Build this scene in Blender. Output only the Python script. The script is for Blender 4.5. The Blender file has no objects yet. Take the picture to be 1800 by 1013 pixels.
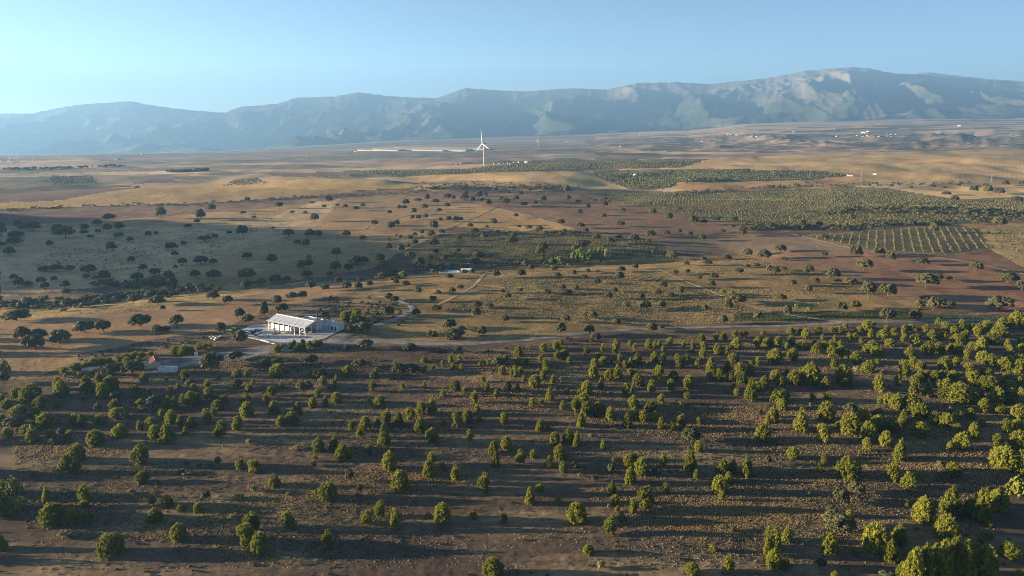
import bpy, bmesh, math, random
import numpy as np

SC = bpy.context.scene
COL = SC.collection
R = math.radians
rnd = random.Random(11)
rng = np.random.default_rng(7)

# ------------------------------------------------------------------ camera, sky, sun, exposure
CAM_Z, FOC, HOR = 120.0, 1200.0, 215.0            # drone height (m), focal length (px of the 1800 px photo), horizon row
PITCH = math.atan((506.5 - HOR) / FOC)
cam_data = bpy.data.cameras.new('camera')
cam_data.sensor_width = 36.0
cam_data.lens = 36.0 * FOC / 1800.0
cam_data.clip_start = 1.0
cam_data.clip_end = 60000.0
cam = bpy.data.objects.new('camera', cam_data)
cam.location = (0, 0, CAM_Z)
cam.rotation_euler = (math.pi / 2 - PITCH, 0, 0)
COL.objects.link(cam)
SC.camera = cam

SUN_EL, SUN_AZ = 7.0, -88.0                        # degrees; azimuth from +Y (view direction) towards +X
world = bpy.data.worlds.new('World')
SC.world = world
world.use_nodes = True
wn = world.node_tree
sky = wn.nodes.new('ShaderNodeTexSky')
sky.sky_type = 'NISHITA'
sky.sun_disc = False
sky.sun_elevation = R(SUN_EL)
sky.sun_rotation = R(SUN_AZ)
sky.altitude = 900
sky.air_density = 0.6
sky.dust_density = 0.2
sky.ozone_density = 1.7
bg = wn.nodes['Background']
bg.inputs['Strength'].default_value = 0.0225
wn.links.new(sky.outputs['Color'], bg.inputs['Color'])

sd = bpy.data.lights.new('sun', 'SUN')
sd.energy = 5.0
sd.angle = R(0.5)
sd.color = (1.0, 0.79, 0.53)
sun = bpy.data.objects.new('sun', sd)
COL.objects.link(sun)
_ce = math.cos(R(SUN_EL))
SUN_DIR = (math.sin(R(SUN_AZ)) * _ce, math.cos(R(SUN_AZ)) * _ce, math.sin(R(SUN_EL)))
from mathutils import Vector, Matrix
sun.rotation_euler = Vector(SUN_DIR).to_track_quat('Z', 'Y').to_euler()
sun.location = (-300, 0, 300)

SC.view_settings.view_transform = 'Standard'
SC.view_settings.look = 'None'
SC.view_settings.gamma = 1.0
SC.view_settings.use_curve_mapping = False
SC.view_settings.exposure = 3.2
SC.render.engine = 'CYCLES'
SC.cycles.use_denoising = True
SC.cycles.denoiser = 'OPENIMAGEDENOISE'
SC.cycles.denoising_input_passes = 'RGB_ALBEDO_NORMAL'
SC.cycles.denoising_prefilter = 'NONE'
SC.cycles.pixel_filter_type = 'BLACKMAN_HARRIS'
SC.cycles.filter_width = 1.05
SC.cycles.max_bounces = 6
SC.cycles.diffuse_bounces = 2
SC.cycles.transparent_max_bounces = 8
SC.cycles.volume_bounces = 0
SC.cycles.sample_clamp_indirect = 4.0

HAZE_DENSITY, HAZE_COLOR, HAZE_ANISO = 8.8e-5, (0.215, 0.43, 0.77), 0.24

# ------------------------------------------------------------------ numpy noise and terrain
def _hash(ix, iy, seed):
    h = (ix.astype(np.int64) * 374761393 + iy.astype(np.int64) * 668265263 + seed * 1442695041) & 0xFFFFFFFF
    h = ((h ^ (h >> 13)) * 1274126177) & 0xFFFFFFFF
    h = (h ^ (h >> 16)) & 0xFFFFFF
    return h / float(0xFFFFFF)

def vnoise(x, y, seed=0):
    x = np.asarray(x, float); y = np.asarray(y, float)
    ix = np.floor(x); iy = np.floor(y)
    fx = x - ix; fy = y - iy
    fx = fx * fx * fx * (fx * (fx * 6 - 15) + 10); fy = fy * fy * fy * (fy * (fy * 6 - 15) + 10)
    a = _hash(ix, iy, seed); b = _hash(ix + 1, iy, seed); c = _hash(ix, iy + 1, seed); d = _hash(ix + 1, iy + 1, seed)
    return ((a * (1 - fx) + b * fx) * (1 - fy) + (c * (1 - fx) + d * fx) * fy) * 2 - 1

def fbm(x, y, sc, oct=4, seed=0, gain=0.5):
    v = 0; a = 1.0; t = 0
    for o in range(oct):
        v = v + a * vnoise(x / sc + 13.7 * o, y / sc - 7.1 * o, seed + o)
        t += a; a *= gain; sc = sc * 0.47
    return v / t

def ridged(x, y, sc, oct=5, seed=0):
    v = 0; a = 1.0; t = 0; w = 1.0
    for o in range(oct):
        n = 1 - np.abs(vnoise(x / sc + 5.3 * o, y / sc + 9.1 * o, seed + o)) * 1.6
        v = v + a * n * w
        w = np.clip(n, 0, 1) * 0.7 + 0.3
        t += a; a *= 0.5; sc = sc * 0.48
    return v / t

def sstep(a, b, x):
    t = np.clip((x - a) / (b - a), 0, 1)
    return t * t * (3 - 2 * t)

CP, SP = math.cos(PITCH), math.sin(PITCH)
def project(x, y, z):
    """world point -> pixel of the 1800x1013 photograph"""
    dz = z - CAM_Z
    f = y * CP - dz * SP
    up = y * SP + dz * CP
    f = np.maximum(f, 1e-3)
    return 900 + FOC * x / f, 506.5 - FOC * up / f

def ray(u, v):
    a = (np.asarray(u, float) - 900) / FOC; b = (506.5 - np.asarray(v, float)) / FOC
    return a, CP + b * SP, -SP + b * CP          # direction; y component about 1

def flat_hit(u, v, z=0.0):
    dx, dy, dz = ray(u, v)
    t = (z - CAM_Z) / dz
    return dx * t, dy * t

FOOT_U = [-400, 0, 200, 400, 560, 700, 900, 1050, 1200, 1300, 1450, 1600, 1800, 2200]
FOOT_V = [276, 274, 271, 266, 256, 248, 241, 236, 229, 219, 214, 211, 209, 209]
Y_FOOT, Y_RIDGE = 8500.0, 12500.0
def foot_z(x, y):
    u = 900 + FOC * x / np.maximum(y, 50.0) / 1.0
    v = np.interp(u, FOOT_U, FOOT_V)
    dx, dy, dz = ray(u, v)
    return CAM_Z + dz / dy * Y_FOOT

_vl = np.array([flat_hit(u, v) for u, v in [(-260, 540), (-60, 527), (90, 522), (190, 512), (300, 500), (420, 490), (520, 482), (620, 474), (720, 468), (860, 462), (1000, 456), (1150, 448), (1300, 438)]])
def seg_dist(x, y, pl):
    best = np.full(np.shape(x), 1e9)
    for (x0, y0), (x1, y1) in zip(pl[:-1], pl[1:]):
        ex, ey = x1 - x0, y1 - y0
        t = np.clip(((x - x0) * ex + (y - y0) * ey) / (ex * ex + ey * ey), 0, 1)
        best = np.minimum(best, np.hypot(x - x0 - t * ex, y - y0 - t * ey))
    return best

def gauss(x, y, cx, cy, rx, ry):
    return np.exp(-(((x - cx) / rx) ** 2 + ((y - cy) / ry) ** 2))

YC = flat_hit(522, 588); HC = flat_hit(280, 647)      # levelled ground of the farm yard and of the hut
def H(x, y, fine=True):
    x = np.asarray(x, float); y = np.asarray(y, float)
    d = np.hypot(x, y)
    z = np.zeros_like(x)
    # near hillside: soft swells, hummocks and tussocks
    near = 1 - sstep(330, 420, y)
    z = z + near * (0.8 * fbm(x, y, 80, 2, 3) + 0.16 * fbm(x, y, 13, 3, 5))
    # gentle ground of the middle distance
    mid = sstep(330, 460, y) * (1 - sstep(1500, 2600, y))
    z = z + mid * (1.6 * fbm(x, y, 130, 3, 21) + 0.25 * fbm(x, y, 16, 2, 22))
    # dry gully on the left
    dv = seg_dist(x, y, _vl)
    z = z - 6.0 * np.exp(-(dv / 38.0) ** 2)
    z = z - 4.0 * gauss(x, y, -330, 620, 260, 150)
    # the hill beyond the left edge that shades the pasture
    z = z + 94 * np.exp(-((x + 880) / 180) ** 2 - ((y - 680) / 190) ** 4) * (0.93 + 0.34 * fbm(x, y, 150, 3, 30))
    # rolling fields
    roll = sstep(900, 1400, y) * (1 - sstep(2600, 4500, y))
    z = z + roll * (9 * fbm(x, y, 330, 3, 41) + 3.0 * fbm(x, y, 90, 2, 44))
    for cx, cy, rx, ry, h in HILLS:
        z = z + h * gauss(x, y, cx, cy, rx, ry)
    # the plain beyond: falls to the left, rises to the right
    t = np.clip((y - 1700) / (Y_FOOT - 1700), 0, 1.6)
    z = z + foot_z(x, y) * t ** 1.25
    far = sstep(2400, 3600, y) * (1 - sstep(7000, 8500, y))
    bad = far * sstep(0.12, 0.35, x / np.maximum(y, 1) + 0.05 * fbm(x, y, 900, 2, 50)) * sstep(2500, 3100, y) * (1 - sstep(4800, 5600, y))
    z = z + bad * (55 * (ridged(x, y, 620, 4, 61) - 0.62))
    z = z + far * 9 * fbm(x, y, 500, 3, 63)
    w = 1 - sstep(30, 52, np.hypot(x - YC[0], (y - YC[1]) * 1.0))
    z = z * (1 - w) + 0.3 * w
    w = 1 - sstep(11, 24, np.hypot(x - HC[0], y - HC[1]))
    z = z * (1 - w) + 0.2 * w
    if fine:
        z = z + (1 - w) * near * 0.09 * fbm(x, y, 2.2, 2, 8)
    return z

HILLS = []
def _hill(u, v, rx, ry, h):
    x, y = flat_hit(u, v)
    HILLS.append((float(x), float(y), rx, ry, h))
_hill(575, 330, 150, 120, 13); _hill(480, 322, 120, 110, 8); _hill(800, 336, 75, 60, 13); _hill(705, 330, 90, 90, 9); _hill(965, 332, 90, 50, 8)
_hill(1015, 312, 90, 130, 9); _hill(1220, 318, 50, 60, 8); _hill(1280, 300, 250, 120, 10); _hill(1560, 298, 220, 160, 14); _hill(1750, 292, 160, 200, 16)
_hill(1420, 296, 140, 130, 9); _hill(1650, 312, 110, 70, 7); _hill(1330, 362, 160, 60, 6); _hill(1620, 372, 150, 45, 6); _hill(1050, 350, 90, 40, -4)
_hill(240, 345, 200, 90, 6); _hill(900, 315, 110, 160, 6)

def hit(u, v):
    """pixel rays -> where they meet the ground"""
    u = np.atleast_1d(np.asarray(u, float)); v = np.atleast_1d(np.asarray(v, float))
    dx, dy, dz = ray(u, v)
    ys = np.geomspace(120, 9500, 320)
    T = ys[None, :] / dy[:, None]
    X = dx[:, None] * T; Y = dy[:, None] * T; Z = CAM_Z + dz[:, None] * T
    below = Z < H(X, Y, False)
    k = np.argmax(below, axis=1)
    k = np.where(below.any(axis=1), np.maximum(k, 1), len(ys) - 1)
    i = np.arange(len(u))
    lo, hi = T[i, k - 1], T[i, k]
    for _ in range(14):
        m = (lo + hi) / 2
        b = CAM_Z + dz * m < H(dx * m, dy * m, False)
        hi = np.where(b, m, hi); lo = np.where(b, lo, m)
    X, Y = dx * hi, dy * hi
    return X, Y, H(X, Y)

# ------------------------------------------------------------------ materials
MATS = {}
def mat(name, color, rough=0.9, spec=0.2, metal=0.0):
    if name in MATS: return MATS[name]
    m = bpy.data.materials.new(name); m.use_nodes = True
    b = m.node_tree.nodes['Principled BSDF']
    b.inputs['Base Color'].default_value = (*color, 1)
    b.inputs['Roughness'].default_value = rough
    b.inputs['Specular IOR Level'].default_value = spec
    b.inputs['Metallic'].default_value = metal
    MATS[name] = m
    return m

def wear(name, color, scale=0.6, amount=0.18, rough=0.7, metal=0.0, spec=0.3, bump=0.0):
    """paint, concrete or metal with uneven tone"""
    if name in MATS: return MATS[name]
    m = mat(name, color, rough, spec, metal)
    nt = m.node_tree; b = nt.nodes['Principled BSDF']
    geo = nt.nodes.new('ShaderNodeNewGeometry')
    n = nt.nodes.new('ShaderNodeTexNoise'); n.inputs['Scale'].default_value = scale; n.inputs['Detail'].default_value = 6
    nt.links.new(geo.outputs['Position'], n.inputs['Vector'])
    r = nt.nodes.new('ShaderNodeValToRGB')
    r.color_ramp.elements[0].position = 0.3; r.color_ramp.elements[1].position = 0.7
    r.color_ramp.elements[0].color = (*[c * (1 - amount) for c in color], 1)
    r.color_ramp.elements[1].color = (*[min(1, c * (1 + amount * 0.6)) for c in color], 1)
    nt.links.new(n.outputs['Fac'], r.inputs['Fac']); nt.links.new(r.outputs['Color'], b.inputs['Base Color'])
    if bump:
        bp = nt.nodes.new('ShaderNodeBump'); bp.inputs['Distance'].default_value = bump
        nt.links.new(n.outputs['Fac'], bp.inputs['Height']); nt.links.new(bp.outputs['Normal'], b.inputs['Normal'])
    return m

def ground_mat(name, base, patch, fleck, psc=0.02, fsc=0.6, pthr=(0.45, 0.6), fthr=(0.55, 0.7), rows=None, bump=0.25, stretch=(1, 1)):
    """earth: base tone, broad patches of another tone, fine flecks, optional furrows (angle deg, spacing m, tone)"""
    m = bpy.data.materials.new(name); m.use_nodes = True
    nt = m.node_tree; N = nt.nodes.new; L = nt.links.new
    b = nt.nodes['Principled BSDF']
    b.inputs['Roughness'].default_value = 1.0; b.inputs['Specular IOR Level'].default_value = 0.05
    geo = N('ShaderNodeNewGeometry')
    mp = N('ShaderNodeMapping'); mp.inputs['Scale'].default_value = (stretch[0], stretch[1], 1)
    L(geo.outputs['Position'], mp.inputs['Vector'])
    def noise(sc, det=5, rough=0.6, dist=0.0, vec=None):
        n = N('ShaderNodeTexNoise'); n.inputs['Scale'].default_value = sc; n.inputs['Detail'].default_value = det
        n.inputs['Roughness'].default_value = rough; n.inputs['Distortion'].default_value = dist
        L(vec or mp.outputs['Vector'], n.inputs['Vector']); return n.outputs['Fac']
    def ramp(fac, lo, hi):
        r = N('ShaderNodeMapRange'); r.interpolation_type = 'SMOOTHSTEP'
        r.inputs['From Min'].default_value = lo; r.inputs['From Max'].default_value = hi
        L(fac, r.inputs['Value']); return r.outputs['Result']
    def mix(fac, a, c):
        x = N('ShaderNodeMix'); x.data_type = 'RGBA'
        if hasattr(fac, 'is_linked'): L(fac, x.inputs['Factor'])
        else: x.inputs['Factor'].default_value = fac
        for s, v in ((x.inputs[6], a), (x.inputs[7], c)):
            if isinstance(v, tuple): s.default_value = (*v, 1)
            else: L(v, s)
        return x.outputs[2]
    c = mix(ramp(noise(psc, 6, 0.65, 0.6), *pthr), base, patch)
    n1 = noise(fsc * 0.22, 4, 0.7)
    hv0 = N('ShaderNodeHueSaturation'); mr0 = N('ShaderNodeMapRange'); mr0.inputs['From Min'].default_value = 0.3; mr0.inputs['From Max'].default_value = 0.7
    mr0.inputs['To Min'].default_value = 0.72; mr0.inputs['To Max'].default_value = 1.25
    L(n1, mr0.inputs['Value']); L(mr0.outputs['Result'], hv0.inputs['Value']); L(c, hv0.inputs['Color']); c = hv0.outputs['Color']
    n2 = noise(fsc, 5, 0.75)
    c = mix(ramp(n2, *fthr), c, fleck)
    # slow tone drift so no two parts of a field match
    dr = ramp(noise(psc * 0.33, 3), 0.25, 0.75)
    hv = N('ShaderNodeHueSaturation')
    mr = N('ShaderNodeMapRange'); mr.inputs['To Min'].default_value = 0.78; mr.inputs['To Max'].default_value = 1.2
    L(dr, mr.inputs['Value']); L(mr.outputs['Result'], hv.inputs['Value']); L(c, hv.inputs['Color']); c = hv.outputs['Color']
    if rows:
        ang, spacing, tone, amt = rows
        mw = N('ShaderNodeMapping'); mw.inputs['Rotation'].default_value = (0, 0, R(ang))
        L(geo.outputs['Position'], mw.inputs['Vector'])
        w = N('ShaderNodeTexWave'); w.bands_direction = 'X'; w.inputs['Scale'].default_value = 0.314 / spacing * 1.0
        w.inputs['Distortion'].default_value = 0.8; w.inputs['Detail'].default_value = 2; w.inputs['Detail Scale'].default_value = 0.4
        L(mw.outputs['Vector'], w.inputs['Vector'])
        f = N('ShaderNodeMath'); f.operation = 'MULTIPLY'; f.inputs[1].default_value = amt
        L(ramp(w.outputs['Fac'], 0.35, 0.75), f.inputs[0])
        c = mix(f.outputs[0], c, tone)
    L(c, b.inputs['Base Color'])
    if bump:
        bp = N('ShaderNodeBump'); bp.inputs['Strength'].default_value = 0.8; bp.inputs['Distance'].default_value = bump
        L(n2, bp.inputs['Height']); L(bp.outputs['Normal'], b.inputs['Normal'])
    return m

# ------------------------------------------------------------------ object helpers
def link(o, parent=None):
    COL.objects.link(o)
    if parent is not None: o.parent = parent
    return o

def tag(o, label=None, cat=None, group=None, kind=None):
    if label: o['label'] = label
    if cat: o['category'] = cat
    if group: o['group'] = group
    if kind: o['kind'] = kind
    return o

def np_mesh(name, verts, faces, mats=None, midx=None, smooth=False):
    """verts (n,3); faces (m,3) or (m,4) arrays"""
    me = bpy.data.meshes.new(name)
    verts = np.asarray(verts, np.float32); faces = np.asarray(faces, np.int32)
    k = faces.shape[1]
    me.vertices.add(len(verts)); me.vertices.foreach_set('co', verts.ravel())
    me.loops.add(faces.size); me.loops.foreach_set('vertex_index', faces.ravel())
    me.polygons.add(len(faces))
    me.polygons.foreach_set('loop_start', np.arange(0, faces.size, k, dtype=np.int32))
    if midx is not None: me.polygons.foreach_set('material_index', np.asarray(midx, np.int32))
    me.polygons.foreach_set('use_smooth', np.full(len(faces), smooth))
    for m in (mats or []): me.materials.append(m)
    me.update(calc_edges=True)
    return me

class MB:
    """collects solid pieces in one mesh"""
    def __init__(s): s.v = []; s.f = []
    def poly(s, pts, faces):
        o = len(s.v); s.v += [tuple(p) for p in pts]; s.f += [tuple(i + o for i in f) for f in faces]; return s
    def box(s, x0, x1, y0, y1, z0, z1):
        return s.poly([(x0, y0, z0), (x1, y0, z0), (x1, y1, z0), (x0, y1, z0), (x0, y0, z1), (x1, y0, z1), (x1, y1, z1), (x0, y1, z1)],
                      [(0, 3, 2, 1), (4, 5, 6, 7), (0, 1, 5, 4), (1, 2, 6, 5), (2, 3, 7, 6), (3, 0, 4, 7)])
    def bar(s, p, q, r0, r1=None, n=6):
        p = Vector(p); q = Vector(q); r1 = r0 if r1 is None else r1
        a = (q - p).normalized(); t = a.orthogonal().normalized(); b = a.cross(t)
        pts = [p + (t * math.cos(2 * math.pi * k / n) + b * math.sin(2 * math.pi * k / n)) * r0 for k in range(n)]
        pts += [q + (t * math.cos(2 * math.pi * k / n) + b * math.sin(2 * math.pi * k / n)) * r1 for k in range(n)]
        fs = [(k, (k + 1) % n, n + (k + 1) % n, n + k) for k in range(n)] + [tuple(range(n))[::-1], tuple(range(n, 2 * n))]
        return s.poly(pts, fs)
    def prism(s, outline, y0, y1):
        """outline in x,z extruded along y"""
        n = len(outline)
        pts = [(x, y0, z) for x, z in outline] + [(x, y1, z) for x, z in outline]
        return s.poly(pts, [tuple(range(n)), tuple(range(n, 2 * n))[::-1]] + [(k, n + k, n + (k + 1) % n, (k + 1) % n) for k in range(n)])
    def slab(s, outline, z0, z1):
        """outline in x,y extruded along z"""
        n = len(outline)
        pts = [(x, y, z0) for x, y in outline] + [(x, y, z1) for x, y in outline]
        return s.poly(pts, [tuple(range(n))[::-1], tuple(range(n, 2 * n))] + [(k, (k + 1) % n, n + (k + 1) % n, n + k) for k in range(n)])
    def mesh(s, name, m):
        me = bpy.data.meshes.new(name); me.from_pydata(s.v, [], s.f); me.materials.append(m)
        bm = bmesh.new(); bm.from_mesh(me); bmesh.ops.recalc_face_normals(bm, faces=bm.faces); bm.to_mesh(me); bm.free()
        return me
    def build(s, name, m, parent=None):
        return link(bpy.data.objects.new(name, s.mesh(name, m)), parent)

def empty(name, loc, rz=0.0):
    o = bpy.data.objects.new(name, None); o.empty_display_size = 1.0
    o.location = loc; o.rotation_euler = (0, 0, rz)
    return link(o)

def copy_tree(o, parent=None):
    c = o.copy(); COL.objects.link(c); c.parent = parent
    for ch in list(o.children): copy_tree(ch, c)
    return c

# ------------------------------------------------------------------ ground: one sheet of land, cut along its fields
rows_y = np.concatenate([np.linspace(-700, 110, 16)[:-1], 1.0 / np.linspace(1 / 110.0, 1 / 160.0, 16)[:-1]])
_dv = np.linspace(1 / 160.0, 1 / 9000.0, 660)
rows_y = np.concatenate([rows_y, 1.0 / _dv])
_in = np.linspace(-0.80, 0.80, 760)
_k = np.linspace(0, 1, 70)[1:] ** 1.6
EXT = 1700.0
def row_x(y):
    yy = max(y, 150.0)
    e = 0.80 * yy
    return np.concatenate([-(e + EXT * _k[::-1]), _in * yy, e + EXT * _k])
GX = np.stack([row_x(y) for y in rows_y]); GY = np.repeat(rows_y[:, None], GX.shape[1], axis=1)
GZ = H(GX, GY)
nr, nc = GX.shape
PU, PV = project(GX, GY, GZ)

def pip(u, v, poly):
    inside = np.zeros(u.shape, bool)
    n = len(poly)
    for i in range(n):
        x0, y0 = poly[i]; x1, y1 = poly[(i + 1) % n]
        if y0 == y1: continue
        c = ((y0 > v) != (y1 > v)) & (u < (x1 - x0) * (v - y0) / (y1 - y0) + x0)
        inside ^= c
    return inside
STRAW = (0.42, 0.29, 0.135); STRAW_D = (0.30, 0.205, 0.10); SOIL = (0.13, 0.088, 0.062); SOIL_R = (0.25, 0.155, 0.10)
MAUVE = (0.25, 0.165, 0.11); OLIVE = (0.10, 0.095, 0.045); GREEN = (0.062, 0.075, 0.03); PALE = (0.50, 0.37, 0.21)
def _warm(c): return (c[0] * 1.02, c[1] * 0.96, c[2] * 0.86)
_gm = ground_mat
def ground_mat(name, a, b, c, *r, **k):
    if k.get('rows'): k['rows'] = (k['rows'][0], k['rows'][1], _warm(k['rows'][2]), k['rows'][3])
    return _gm(name, _warm(a), _warm(b), _warm(c), *r, **k)
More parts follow.
